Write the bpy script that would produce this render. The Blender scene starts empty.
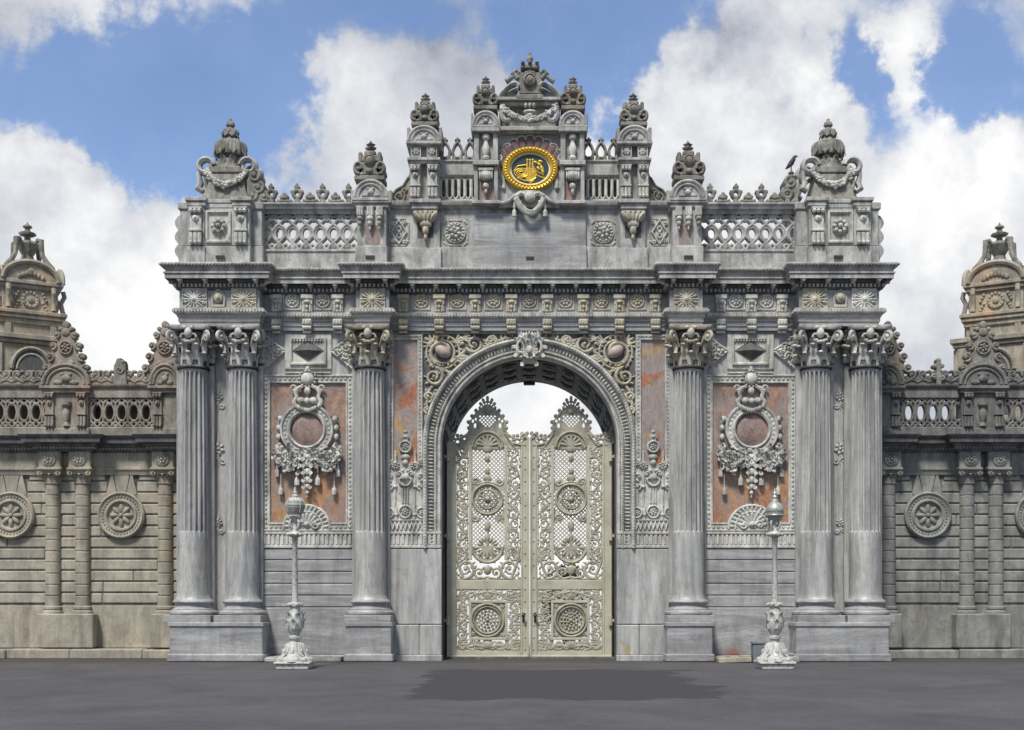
import bpy, bmesh, math, random
import numpy as np
from mathutils import Vector, Matrix
random.seed(7)
PI = math.pi
C = bpy.context.scene.collection
CX, HOR, F, D = 529.3, 596.0, 1200.0, 30.0      # survey of the photograph: axis, horizon, focal length in pixels, distance to the wall
def X(px, y=0.0): return (px - CX) * (D + y) / F
def Z(py, y=0.0): return 1.6 + (HOR - py) * (D + y) / F
def S(n, y=0.0): return n * (D + y) / F

# ------------------------------------------------------------------ mesh builder
class MB:
    def __init__(s): s.V = []; s.Fc = []
    def add(s, V, Fc):
        o = len(s.V); s.V.extend([tuple(v) for v in V]); s.Fc.extend([tuple(i + o for i in f) for f in Fc]); return s
    def box(s, x0, x1, y0, y1, z0, z1, ch=0.0, tap=0.0):
        if x1 < x0: x0, x1 = x1, x0
        if y1 < y0: y0, y1 = y1, y0
        if z1 < z0: z0, z1 = z1, z0
        if ch <= 0:
            V = [(x, y, z) for z in (z0, z1) for y in (y0, y1) for x in (x0, x1)]
            if tap:
                cx, cy = (x0+x1)/2, (y0+y1)/2
                V = [v if i < 4 else (cx+(v[0]-cx)*(1-tap), cy+(v[1]-cy)*(1-tap), v[2]) for i, v in enumerate(V)]
            return s.add(V, [(0,2,3,1),(4,5,7,6),(0,1,5,4),(2,6,7,3),(0,4,6,2),(1,3,7,5)])
        ch = min(ch, (x1-x0)*.4, (y1-y0)*.4, (z1-z0)*.4)
        c = ((x0+x1)/2, (y0+y1)/2, (z0+z1)/2); h = ((x1-x0)/2, (y1-y0)/2, (z1-z0)/2)
        V = []; idx = {}
        for a in (-1,1):
            for b in (-1,1):
                for d in (-1,1):
                    sg = (a,b,d)
                    for ax in range(3):
                        p = [c[i] + sg[i]*(h[i] - (0 if i == ax else ch)) for i in range(3)]
                        idx[(sg,ax)] = len(V); V.append(tuple(p))
        Fs = []
        for ax in range(3):
            o = [i for i in range(3) if i != ax]
            for sgn in (-1,1):
                f = []
                for (u,v) in ((-1,-1),(1,-1),(1,1),(-1,1)):
                    q = [0,0,0]; q[ax]=sgn; q[o[0]]=u; q[o[1]]=v; f.append(idx[(tuple(q),ax)])
                Fs.append(f)
            for u in (-1,1):
                for v in (-1,1):
                    p=[0,0,0]; q=[0,0,0]; p[o[0]]=q[o[0]]=u; p[o[1]]=q[o[1]]=v; p[ax]=-1; q[ax]=1
                    p=tuple(p); q=tuple(q)
                    Fs.append([idx[(p,o[0])], idx[(q,o[0])], idx[(q,o[1])], idx[(p,o[1])]])
        for a in (-1,1):
            for b in (-1,1):
                for d in (-1,1): Fs.append([idx[((a,b,d),i)] for i in range(3)])
        return s.add(V, Fs)
    def bp(s, px0, px1, py0, py1, yf, dep, ch=.012):
        """block whose front face (plane y=yf) spans the surveyed rectangle, going back by dep"""
        return s.box(X(px0,yf), X(px1,yf), yf, yf+dep, Z(py1,yf), Z(py0,yf), ch)
    def lathe(s, prof, c=(0,0,0), n=24, axis='z', flute=None, sx=1.0, sy=1.0, cap=True):
        V = []; Fs = []
        k = len(prof)
        for (r, z) in prof:
            for i in range(n):
                a = 2*PI*i/n
                rr = r
                if flute: rr = flute(r, z, a)
                V.append((rr*math.cos(a)*sx, rr*math.sin(a)*sy, z))
        for j in range(k-1):
            for i in range(n):
                Fs.append((j*n+i, j*n+(i+1)%n, (j+1)*n+(i+1)%n, (j+1)*n+i))
        if cap and prof[0][0] > 1e-4: Fs.append(tuple(range(n))[::-1])
        if cap and prof[-1][0] > 1e-4: Fs.append(tuple(range((k-1)*n, k*n)))
        if axis == 'y': V = [(x, -z, y) for (x, y, z) in V]      # profile height towards the viewer
        if axis == 'x': V = [(z, x, y) for (x, y, z) in V]
        return s.add([(c[0]+x, c[1]+y, c[2]+z) for (x,y,z) in V], Fs)
    def ell(s, c, r, nu=8, nv=5, rot=None):
        if not hasattr(r, '__len__'): r = (r,r,r)
        V = [(0,0,-1)]; 
        for j in range(1, nv):
            t = PI*j/nv
            for i in range(nu):
                a = 2*PI*i/nu; V.append((math.sin(t)*math.cos(a), math.sin(t)*math.sin(a), -math.cos(t)))
        V.append((0,0,1)); Fs = []
        for i in range(nu): Fs.append((0, 1+(i+1)%nu, 1+i))
        for j in range(nv-2):
            for i in range(nu):
                a = 1+j*nu; Fs.append((a+i, a+(i+1)%nu, a+nu+(i+1)%nu, a+nu+i))
        l = len(V)-1; a = 1+(nv-2)*nu
        for i in range(nu): Fs.append((a+i, a+(i+1)%nu, l))
        W = []
        for v in V:
            p = Vector((v[0]*r[0], v[1]*r[1], v[2]*r[2]))
            if rot is not None: p = rot @ p
            W.append((p.x+c[0], p.y+c[1], p.z+c[2]))
        return s.add(W, Fs)
    def tube(s, P, r, n=6, flat=1.0):
        P = [Vector(p) for p in P]; k = len(P)
        R = r if hasattr(r, '__len__') else [r]*k
        if len(R) == 2 and k != 2: R = [R[0]+(R[1]-R[0])*i/(k-1) for i in range(k)]
        V = []; up = None
        for i, p in enumerate(P):
            t = (P[min(i+1,k-1)] - P[max(i-1,0)]).normalized()
            if up is None:
                up = Vector((0,-1,0)) if abs(t.y) < .9 else Vector((1,0,0))
            a = (up - t*up.dot(t))
            if a.length < 1e-6: a = t.orthogonal()
            a.normalize(); b = t.cross(a); up = a
            for j in range(n):
                q = 2*PI*j/n
                v = p + a*(math.cos(q)*R[i]*flat) + b*(math.sin(q)*R[i]); V.append(tuple(v))
        Fs = [(i*n+j, i*n+(j+1)%n, (i+1)*n+(j+1)%n, (i+1)*n+j) for i in range(k-1) for j in range(n)]
        Fs += [tuple(range(n))[::-1], tuple(range((k-1)*n, k*n))]
        return s.add(V, Fs)
    def sweep(s, path, prof, closed=False):
        """prof (out, z) closed polygon swept along a plan path (x, y); outward is on the right of travel (+x travel -> -y)"""
        return s._sw(path, prof, closed, lambda p, z: (p[0], p[1], z))
    def sweepv(s, path, prof, closed=False):
        """prof (out, y) swept along a path (x, z) in elevation; outward is on the left of travel"""
        return s._sw([(p[0], p[1]) for p in path], [(-o, y) for o, y in prof], closed, lambda p, z: (p[0], z, p[1]))
    def _sw(s, path, prof, closed, mk):
        n = len(path); k = len(prof); V = []
        for i in range(n):
            p = Vector(path[i])
            a = Vector(path[i-1]) if (i > 0 or closed) else None
            b = Vector(path[(i+1) % n]) if (i < n-1 or closed) else None
            d1 = (p-a).normalized() if a is not None else (b-p).normalized()
            d2 = (b-p).normalized() if b is not None else d1
            n1 = Vector((d1.y, -d1.x)); n2 = Vector((d2.y, -d2.x))
            m = n1 + n2
            m = m / max(m.dot(n1), .2)
            for (o, z) in prof: V.append(mk(p + m*o, z))
        Fs = []
        for i in range(n if closed else n-1):
            j = (i+1) % n
            for q in range(k):
                r = (q+1) % k
                Fs.append((i*k+q, j*k+q, j*k+r, i*k+r))
        if not closed: Fs += [tuple(range(k)), tuple(range((n-1)*k, n*k))[::-1]]
        return s.add(V, Fs)
    def prism(s, pts, y0, y1):
        """outline (x, z) with thickness y0..y1"""
        n = len(pts)
        V = [(x, y0, z) for x, z in pts] + [(x, y1, z) for x, z in pts]
        return s.add(V, [tuple(range(n))[::-1], tuple(range(n, 2*n))] + [(i, (i+1)%n, n+(i+1)%n, n+i) for i in range(n)])
    def leaf(s, base, dirv, outv, L, w, curl=.5, lobes=3, n=8):
        """curled acanthus leaf rising along dirv and bending towards outv"""
        base = Vector(base); d = Vector(dirv).normalized(); o = Vector(outv).normalized(); sd = d.cross(o).normalized()
        V = []; Fs = []
        for i in range(n+1):
            t = i/n
            ang = curl*2.6*max(0, t-.45)/.55
            rise = L*(t if t < .45 else .45 + .55*math.sin(min(ang, PI*.8))/max(curl*2.6, .3))
            out = L*(.06*t if t < .45 else .027 + .55*(1-math.cos(ang))/max(curl*2.6, .3))
            ww = w*(.55 + .45*math.sin(PI*min(t*1.1, 1)))*(1 - .18*abs(math.sin(PI*t*lobes)))*(1 if t < .8 else max(.25, (1-t)/.2))
            p = base + d*rise + o*out
            for (u, h) in ((-1,0), (-.55,.18), (0,.05), (.55,.18), (1,0)):
                V.append(tuple(p + sd*(u*ww) + o*(h*w)))
        for i in range(n):
            for j in range(4): Fs.append((i*5+j, i*5+j+1, (i+1)*5+j+1, (i+1)*5+j))
        return s.add(V, Fs)
    def xf(s, M):
        s.V = [tuple(M @ Vector(v)) for v in s.V]; return s
    def build(s, name, mat, parent=None, angle=35):
        me = bpy.data.meshes.new(name)
        me.from_pydata(s.V, [], s.Fc); me.update()
        bm = bmesh.new(); bm.from_mesh(me); bmesh.ops.recalc_face_normals(bm, faces=bm.faces); bm.to_mesh(me); bm.free()
        me.polygons.foreach_set('use_smooth', [True]*len(me.polygons))
        me.set_sharp_from_angle(angle=math.radians(angle))
        if mat: me.materials.append(mat)
        o = bpy.data.objects.new(name, me); C.objects.link(o)
        if parent: o.parent = parent
        return o

# ------------------------------------------------------------------ carved relief, drawn on a fine grid and meshed
class Relief:
    """u, v are survey pixels (v downwards); heights in metres"""
    def __init__(s, u0, u1, v0, v1, res=.45):
        s.res = res; s.u0, s.v0 = u0-2*res, v0-2*res
        s.nu = int((u1-u0)/res)+5; s.nv = int((v1-v0)/res)+5
        s.U, s.W = np.meshgrid(s.u0+np.arange(s.nu)*res, s.v0+np.arange(s.nv)*res)
        s.Fd = np.full((s.nv, s.nu), -1.0); s.H = np.zeros((s.nv, s.nu))
    def win(s, u, v, r):
        i0 = max(0, int((u-r-s.u0)/s.res)-1); i1 = min(s.nu, int((u+r-s.u0)/s.res)+3)
        j0 = max(0, int((v-r-s.v0)/s.res)-1); j1 = min(s.nv, int((v+r-s.v0)/s.res)+3)
        return (slice(j0, max(j0,j1)), slice(i0, max(i0,i1)))
    def dot(s, u, v, ra, h, base=0, rb=None, ang=0):
        rb = rb or ra; R = max(ra, rb)*1.3+s.res; w = s.win(u, v, R)
        a = s.U[w]-u; b = s.W[w]-v; ca, sa = math.cos(ang), math.sin(ang)
        p = (a*ca+b*sa)/ra; q = (-a*sa+b*ca)/rb; d = np.sqrt(p*p+q*q)
        s.Fd[w] = np.maximum(s.Fd[w], (1-d)*min(ra, rb))
        hh = base + h*np.sqrt(np.clip(1-d*d, 0, 1))
        s.H[w] = np.where(d < 1.25, np.maximum(s.H[w], hh), s.H[w])
    def stroke(s, pts, r0, r1=None, h=.03, base=0):
        r1 = r0 if r1 is None else r1
        P = [pts[0]]
        for a, b in zip(pts, pts[1:]):
            n = max(1, int(math.hypot(b[0]-a[0], b[1]-a[1])/max(.35, min(r0,r1)*.6)))
            P += [(a[0]+(b[0]-a[0])*k/n, a[1]+(b[1]-a[1])*k/n) for k in range(1, n+1)]
        for i, p in enumerate(P):
            t = i/max(1, len(P)-1); r = r0+(r1-r0)*t
            s.dot(p[0], p[1], r, h*(r/max(r0,r1)), base)
    def spiral(s, u, v, R, turns=1.3, a0=0, sg=1, r0=1.2, r1=.8, h=.03, base=0, eye=True):
        n = int(28*turns); P = []
        for i in range(n+1):
            t = i/n; rr = R*(1-t*.82); a = a0+sg*2*PI*turns*t
            P.append((u+rr*math.cos(a), v+rr*math.sin(a)))
        s.stroke(P, r0, r1, h, base)
        if eye: s.dot(u, v, max(r1*1.6, R*.2), h*1.3, base)
    def ring(s, u, v, R, r, h=.03, base=0, sy=1.0, a0=0, a1=2*PI):
        n = max(16, int(R*3)); s.stroke([(u+R*math.cos(a0+(a1-a0)*i/n), v+R*sy*math.sin(a0+(a1-a0)*i/n)) for i in range(n+1)], r, r, h, base)
    def rosette(s, u, v, R, n=8, h=.05, base=0):
        for i in range(n):
            a = 2*PI*i/n+.3; s.dot(u+R*.62*math.cos(a), v+R*.62*math.sin(a), R*.38, h, base, rb=R*.23*min(1.3, 8/n), ang=a)
        s.dot(u, v, R*.28, h*1.35, base)
    def flat(s, mask, fd, h):
        s.Fd = np.maximum(s.Fd, fd); s.H = np.where(mask, np.maximum(s.H, h), s.H)
    def rect(s, u0, u1, v0, v1, h):
        fd = np.minimum(np.minimum(s.U-u0, u1-s.U), np.minimum(s.W-v0, v1-s.W)); s.flat(fd > -s.res, fd, h)
    def disc(s, u, v, R, h, sy=1.0):
        fd = R-np.hypot(s.U-u, (s.W-v)/sy); s.flat(fd > -s.res, fd, h)
    def poly(s, pts, h):
        ins = np.zeros(s.U.shape, bool); dist = np.full(s.U.shape, 1e9); n = len(pts)
        for i in range(n):
            (x1,y1),(x2,y2) = pts[i], pts[(i+1)%n]
            c = ((y1 > s.W) != (y2 > s.W))
            with np.errstate(divide='ignore', invalid='ignore'):
                xi = (x2-x1)*(s.W-y1)/(y2-y1 if y2 != y1 else 1e-9)+x1
            ins ^= c & (s.U < xi)
            l2 = (x2-x1)**2+(y2-y1)**2+1e-12
            t = np.clip(((s.U-x1)*(x2-x1)+(s.W-y1)*(y2-y1))/l2, 0, 1)
            dist = np.minimum(dist, np.hypot(s.U-x1-t*(x2-x1), s.W-y1-t*(y2-y1)))
        fd = np.where(ins, dist, -dist); s.flat(fd > -s.res, fd, h)
    def cut(s, fd): s.Fd = np.minimum(s.Fd, fd)
    def cutd(s, u, v, r, sy=1.0): s.cut((np.hypot(s.U-u, (s.W-v)/sy)-r))
    def cutr(s, u0, u1, v0, v1): s.cut(-np.minimum(np.minimum(s.U-u0, u1-s.U), np.minimum(s.W-v0, v1-s.W)))
    def vine(s, u0, u1, v0, v1, r=.9, h=.03, cell=None, leaves=True, base=0):
        """scrolling stem with alternating spirals filling a strip"""
        vert = (v1-v0) > (u1-u0); wd = min(u1-u0, v1-v0); ln = max(u1-u0, v1-v0)
        cell = cell or wd*.95; n = max(1, round(ln/cell)); cell = ln/n
        def T(a, b): return ((u0+u1)/2+b, v0+a) if vert else (u0+a, (v0+v1)/2+b)
        s.stroke([T(ln*i/60, wd*.30*math.sin(PI*(ln*i/60)/cell)) for i in range(61)], r, r, h, base)
        for k in range(n):
            sg = 1 if k % 2 == 0 else -1
            p = T((k+.5)*cell, -sg*wd*.08); R = wd*.36
            s.spiral(p[0], p[1], R, 1.25, (PI/2 if vert else 0)+ (0 if sg > 0 else PI), sg, r*.9, r*.6, h, base)
            if leaves:
                for q in range(5):
                    a = random.uniform(0, 6.28); uu, vv = p[0]+R*1.12*math.cos(a), p[1]+R*1.12*math.sin(a)
                    if u0 < uu < u1 and v0 < vv < v1: s.dot(uu, vv, r*1.9, h*1.1, base, rb=r*.9, ang=a+.7)
    def mesh(s, m, y, back=0.0, rear=False):
        Fd = s.Fd.copy(); Fd[0,:]=Fd[-1,:]=-1; Fd[:,0]=Fd[:,-1]=-1
        ins = Fd > 0; nv, nu = Fd.shape
        V = []; vid = -np.ones((nv, nu), int)
        js, iss = np.nonzero(ins)
        xs = X(s.U[js, iss], y); zs = Z(s.W[js, iss], y); ys = y - s.H[js, iss]
        vid[js, iss] = np.arange(len(js)); V = list(zip(xs.tolist(), ys.tolist(), zs.tolist()))
        Fs = []
        full = ins[:-1,:-1] & ins[1:,:-1] & ins[:-1,1:] & ins[1:,1:]
        a, b = np.nonzero(full)
        Fs = list(zip(vid[a,b].tolist(), vid[a+1,b].tolist(), vid[a+1,b+1].tolist(), vid[a,b+1].tolist()))
        anyi = ins[:-1,:-1] | ins[1:,:-1] | ins[:-1,1:] | ins[1:,1:]
        a, b = np.nonzero(anyi & ~full); ev = {}
        segs = []
        def evert(p, q):
            k = (p, q) if p < q else (q, p)
            if k not in ev:
                fp, fq = Fd[p], Fd[q]; t = fp/(fp-fq)
                u = s.U[p]+(s.U[q]-s.U[p])*t; w = s.W[p]+(s.W[q]-s.W[p])*t
                hh = s.H[p] if fp > 0 else s.H[q]
                ev[k] = len(V); V.append((X(u, y), y-hh, Z(w, y)))
            return ev[k]
        for j, i in zip(a.tolist(), b.tolist()):
            cs = [(j,i),(j+1,i),(j+1,i+1),(j,i+1)]; poly = []; kinds = []
            for q in range(4):
                c, d = cs[q], cs[(q+1)%4]
                if ins[c]: poly.append(int(vid[c])); kinds.append(0)
                if ins[c] != ins[d]: poly.append(evert(c, d)); kinds.append(1 if ins[c] else 2)
            if len(poly) >= 3: Fs.append(tuple(poly))
            for q in range(len(poly)):
                if kinds[q] == 1 and kinds[(q+1)%len(poly)] == 2: segs.append((poly[q], poly[(q+1)%len(poly)]))
        bk = y + back; mp = {}
        def bv(i):
            if i not in mp: mp[i] = len(V); V.append((V[i][0], bk, V[i][2]))
            return mp[i]
        nf = len(Fs)
        for p, q in segs: Fs.append((p, bv(p), bv(q), q))
        if rear:
            for f in Fs[:nf]: Fs.append(tuple(bv(i) for i in f)[::-1])
        return m.add(V, Fs)

# ------------------------------------------------------------------ things
def empty(name, loc=(0,0,0), label=None, cat=None, group=None):
    o = bpy.data.objects.new(name, None); C.objects.link(o); o.location = loc; o.empty_display_size = .2
    if label: o['label'] = label
    if cat: o['category'] = cat
    if group: o['group'] = group
    return o
def tag(o, label=None, cat=None, group=None, kind=None):
    for k, v in (('label',label),('category',cat),('group',group),('kind',kind)):
        if v: o[k] = v
    return o
def copy_tree(o, parent=None):
    c = o.copy(); C.objects.link(c); c.parent = parent
    for ch in list(o.children): copy_tree(ch, c)
    return c
def mirror(o):
    """the same part on the other side of the gate's axis"""
    c = copy_tree(o, o.parent); c.scale.x = -1*o.scale.x; c.location.x = -o.location.x; return c
def shift(o, dx):
    c = copy_tree(o, o.parent); c.location.x = o.location.x+dx; return c

# ------------------------------------------------------------------ materials
def mat(name): 
    m = bpy.data.materials.new(name); m.use_nodes = True; nt = m.node_tree
    b = nt.nodes['Principled BSDF']; return m, nt, b
def N(nt, t, **kw):
    n = nt.nodes.new(t)
    for k, v in kw.items():
        if k.startswith('i_'): n.inputs[k[2:].replace('_',' ')].default_value = v
        else: setattr(n, k, v)
    return n
def noise(nt, vec, scale, detail=5, rough=.6, sc=(1,1,1), dist=0):
    mp = N(nt, 'ShaderNodeMapping'); mp.inputs['Scale'].default_value = sc; nt.links.new(vec, mp.inputs['Vector'])
    n = N(nt, 'ShaderNodeTexNoise'); n.inputs['Scale'].default_value = scale; n.inputs['Detail'].default_value = detail
    n.inputs['Roughness'].default_value = rough; n.inputs['Distortion'].default_value = dist
    nt.links.new(mp.outputs[0], n.inputs['Vector']); return n.outputs['Fac']
def ramp(nt, fac, stops):
    r = N(nt, 'ShaderNodeValToRGB'); e = r.color_ramp.elements
    while len(e) < len(stops): e.new(.5)
    for i, (p, c) in enumerate(stops):
        e[i].position = p; e[i].color = (c, c, c, 1) if not hasattr(c, '__len__') else (*c, 1)
    nt.links.new(fac, r.inputs[0]); return r.outputs[0]
def mix(nt, f, a, b, mode='MIX'):
    n = N(nt, 'ShaderNodeMix', data_type='RGBA', blend_type=mode)
    for sock, v in ((n.inputs[0], f), (n.inputs[6], a), (n.inputs[7], b)):
        if hasattr(v, 'links') or hasattr(v, 'is_output'): nt.links.new(v, sock)
        elif hasattr(v, '__len__'): sock.default_value = (*v, 1)
        else: sock.default_value = v
    return n.outputs[2]
def stone(name, light, dark, grime, warm=None, vein=(1,1,1), vscale=1.2, gamt=.6, wamt=.35, rough=.75, bump=.25, grain=9, veins=0, gr=.5):
    m, nt, b = mat(name); g = N(nt, 'ShaderNodeNewGeometry'); pos = g.outputs['Position']
    v = noise(nt, pos, vscale, 7, .62, vein, 1.2)
    col = mix(nt, ramp(nt, v, [(.36, 0), (.62, 1)]), light, dark)
    if warm:
        w = noise(nt, pos, .9, 5, .65, (1.3,1.3,1.3)); col = mix(nt, ramp(nt, w, [(.5, 0), (.68, wamt)]), col, warm)
    if veins:
        vv = noise(nt, pos, 1.5, 8, .62, (vein[0]*1.1,1,vein[2]*1.1), 2.2)
        col = mix(nt, ramp(nt, vv, [(.455,0),(.485,veins),(.50,0),(.545,0),(.56,veins*.8),(.575,0)]), col, tuple(c*.55 for c in dark))
        col = mix(nt, ramp(nt, vv, [(.38,0),(.41,veins*.8),(.44,0),(.60,0),(.63,veins*.7),(.66,0)]), col, tuple(min(.68,c*1.4) for c in light))
    st = noise(nt, pos, 1.6, 6, .7, (2.2,2.2,.35))       # rain streaks and soot of long standing
    col = mix(nt, ramp(nt, st, [(.46, 0), (.72, gamt)]), col, grime)
    bl = noise(nt, pos, 4.5, 6, .75)
    col = mix(nt, ramp(nt, bl, [(.52, 0), (.75, gamt*.8)]), col, grime)
    fn = noise(nt, pos, grain*3, 4, .8)
    col = mix(nt, gr, col, ramp(nt, fn, [(.25, .25), (.8, .8)]), 'OVERLAY')
    nt.links.new(col, b.inputs['Base Color']); b.inputs['Roughness'].default_value = rough
    bp = N(nt, 'ShaderNodeBump'); bp.inputs['Strength'].default_value = bump; bp.inputs['Distance'].default_value = .02
    bn = noise(nt, pos, grain, 8, .75); nt.links.new(bn, bp.inputs['Height']); nt.links.new(bp.outputs[0], b.inputs['Normal'])
    return m
def stain(m, spots, colr):
    nt = m.node_tree; b = nt.nodes['Principled BSDF']; src = b.inputs['Base Color'].links[0].from_socket
    g = N(nt, 'ShaderNodeNewGeometry'); nn = N(nt, 'ShaderNodeTexNoise'); nn.inputs['Scale'].default_value = 5; nn.inputs['Detail'].default_value = 6; nt.links.new(g.outputs['Position'], nn.inputs['Vector'])
    for (p, r) in spots:
        d = N(nt, 'ShaderNodeVectorMath', operation='DISTANCE'); nt.links.new(g.outputs['Position'], d.inputs[0]); d.inputs[1].default_value = p
        a = N(nt, 'ShaderNodeMath', operation='MULTIPLY_ADD'); nt.links.new(nn.outputs['Fac'], a.inputs[0]); a.inputs[1].default_value = r*1.6; nt.links.new(d.outputs['Value'], a.inputs[2])
        dv = N(nt, 'ShaderNodeMath', operation='DIVIDE'); nt.links.new(a.outputs[0], dv.inputs[0]); dv.inputs[1].default_value = r*2.2
        src = mix(nt, ramp(nt, dv.outputs[0], [(.35,.85),(.85,0)]), src, colr)
    nt.links.new(src, b.inputs['Base Color'])
def plain(name, col, col2, rough=.5, metal=0, scale=5, bump=.08, lo=.4, hi=.7):
    m, nt, b = mat(name); g = N(nt, 'ShaderNodeNewGeometry'); pos = g.outputs['Position']
    n = noise(nt, pos, scale, 6, .7)
    nt.links.new(mix(nt, ramp(nt, n, [(lo, 0), (hi, 1)]), col, col2), b.inputs['Base Color'])
    b.inputs['Roughness'].default_value = rough; b.inputs['Metallic'].default_value = metal
    bp = N(nt, 'ShaderNodeBump'); bp.inputs['Strength'].default_value = bump; bp.inputs['Distance'].default_value = .01
    nt.links.new(noise(nt, pos, 20, 5, .7), bp.inputs['Height']); nt.links.new(bp.outputs[0], b.inputs['Normal'])
    return m
M = {}
M['marble']  = stone('grey_marble', (.49,.485,.46), (.30,.296,.286), (.07,.07,.067), (.40,.32,.22), (1.3,1,.13), 1.5, .48, .10, rough=.42, bump=.06, veins=.32, gr=.15)
M['marble_h']= stone('grey_marble_bed', (.415,.412,.40), (.245,.243,.242), (.07,.07,.068), (.40,.30,.2), (.22,1,1.9), 1.5, .44, .10, rough=.42, bump=.08, veins=.35, gr=.22)
M['carved']  = stone('carved_stone', (.64,.63,.575), (.40,.395,.36), (.05,.049,.044), (.47,.41,.28), (1,1,1), 3.0, .68, .2, gr=.35)
M['attic']   = stone('weathered_stone', (.51,.505,.475), (.29,.288,.272), (.045,.045,.043), (.38,.33,.26), (1,1,.6), 2.4, .7, .2, gr=.4)
M['gilt_stone'] = stone('yellowed_stone', (.54,.50,.39), (.34,.32,.27), (.08,.075,.06), (.50,.40,.20), (1,1,1), 2.6, .65, .5)
M['soot_shade']   = stone('soot_and_shade_stone', (.15,.15,.145), (.075,.075,.075), (.022,.022,.022), None, (1,1,.5), 2.2, .8)  # soot-black stone; also carries painted shade for hollows and undersides
M['top']     = stone('dark_finial_stone', (.30,.29,.25), (.15,.145,.125), (.03,.03,.026), (.28,.20,.13), (1,1,1), 3, .7, .4)
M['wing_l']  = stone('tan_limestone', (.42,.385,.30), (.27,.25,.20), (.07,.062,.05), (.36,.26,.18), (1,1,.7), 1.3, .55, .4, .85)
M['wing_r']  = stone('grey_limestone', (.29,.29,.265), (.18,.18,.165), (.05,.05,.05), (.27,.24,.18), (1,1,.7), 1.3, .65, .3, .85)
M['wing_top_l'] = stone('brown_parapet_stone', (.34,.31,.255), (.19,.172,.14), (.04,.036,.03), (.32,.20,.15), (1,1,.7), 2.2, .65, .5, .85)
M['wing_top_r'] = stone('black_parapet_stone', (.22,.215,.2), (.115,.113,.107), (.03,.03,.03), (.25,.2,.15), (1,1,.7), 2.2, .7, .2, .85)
M['kiosk']   = stone('kiosk_stone', (.44,.40,.31), (.26,.235,.185), (.06,.05,.045), (.50,.33,.17), (1,1,.7), 1.6, .6, .6, .85)
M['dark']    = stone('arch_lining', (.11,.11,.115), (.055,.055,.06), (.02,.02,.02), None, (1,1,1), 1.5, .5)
M['door']    = plain('gate_paint', (.47,.45,.345), (.34,.32,.235), .45, 0, 2.0)
M['door_relief'] = plain('gate_ornament_paint', (.40,.38,.295), (.20,.18,.125), .5, 0, 6)
M['gold']    = plain('gold_leaf', (.75,.50,.06), (.45,.27,.03), .35, .35, 30)
M['green']   = plain('dark_green_enamel', (.02,.05,.045), (.012,.03,.03), .4, 0, 10)
M['cream']   = plain('cream_paint', (.75,.72,.6), (.6,.55,.45), .5, 0, 10)
M['plum']    = plain('plum_stone', (.10,.06,.065), (.17,.11,.10), .7, 0, 8)
M['lamp']    = plain('white_lamp_paint', (.50,.50,.46), (.20,.19,.165), .45, 0, 16, .25, .48, .66)
M['iron']    = plain('dark_iron', (.03,.03,.03), (.06,.05,.04), .5, .4, 10)
M['tin']     = plain('lamp_metal', (.5,.5,.47), (.28,.28,.25), .4, .35, 20)
M['blue_box']= plain('blue_grey_metal', (.17,.195,.21), (.12,.135,.145), .5, 0, 8)
M['bird']    = plain('bird_feather', (.03,.03,.03), (.06,.055,.05), .7, 0, 20)
M['leafy']   = plain('bush_leaf', (.035,.065,.02), (.07,.11,.03), .6, 0, 9)
M['bark']    = plain('bark', (.09,.07,.05), (.05,.04,.03), .9, 0, 9)
def glass():
    m, nt, b = mat('lamp_glass'); b.inputs['Base Color'].default_value = (.55,.56,.5,1); b.inputs['Roughness'].default_value = .15
    b.inputs['Transmission Weight'].default_value = .55; b.inputs['IOR'].default_value = 1.3; return m
M['glass'] = glass()
def colored_marble(name, seeds, bright):
    m, nt, b = mat(name); g = N(nt, 'ShaderNodeNewGeometry')
    off = N(nt, 'ShaderNodeVectorMath', operation='ADD'); off.inputs[1].default_value = seeds; nt.links.new(g.outputs['Position'], off.inputs[0]); pos = off.outputs[0]
    a = noise(nt, pos, .95, 4, .55, (1,1,.8), 1.4)
    col = ramp(nt, a, bright)
    v = noise(nt, pos, 2.3, 8, .7, (1,1,.6), 2.5)
    col = mix(nt, ramp(nt, v, [(.47, 0), (.5, .55), (.53, 0)]), col, (.5,.36,.26))
    w = noise(nt, pos, 5, 6, .7, (1.4,1,.5)); col = mix(nt, ramp(nt, w, [(.5, 0), (.75, .6)]), col, (.10,.06,.05))
    nt.links.new(col, b.inputs['Base Color']); b.inputs['Roughness'].default_value = .35
    return m
M['brown_marble'] = colored_marble('mauve_brown_marble', (0,0,0), [(.30,(.20,.165,.155)),(.47,(.27,.215,.195)),(.57,(.26,.15,.11)),(.66,(.36,.24,.17)),(.75,(.25,.2,.19))])
M['orange_marble'] = colored_marble('orange_marble', (3,0,1), [(.30,(.22,.15,.12)),(.42,(.34,.15,.07)),(.50,(.42,.22,.10)),(.58,(.27,.20,.17)),(.75,(.34,.15,.07))])
M['patch_marble'] = colored_marble('red_and_grey_marble', (7,0,4), [(.36,(.36,.12,.06)),(.44,(.34,.14,.07)),(.48,(.29,.25,.235)),(.58,(.26,.22,.215)),(.64,(.42,.27,.11)),(.74,(.32,.14,.08))])
M['pink_boss'] = plain('pinkish_stone', (.42,.34,.29), (.28,.23,.20), .6, 0, 7)
stain(M['marble_h'], [((X(733,-.1), -.1, .12), .26), ((X(284,-.1), -.1, .1), .16)], (.30,.09,.05))
stain(M['marble'], [((X(627,-.3), -.3, .25), .13), ((X(622,-.3), -.3, .45), .08)], (.38,.27,.06))
M['mauve_disc'] = colored_marble('mauve_disc_marble', (5,0,9), [(.32,(.16,.12,.12)),(.5,(.24,.17,.155)),(.7,(.36,.26,.20))])
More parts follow.
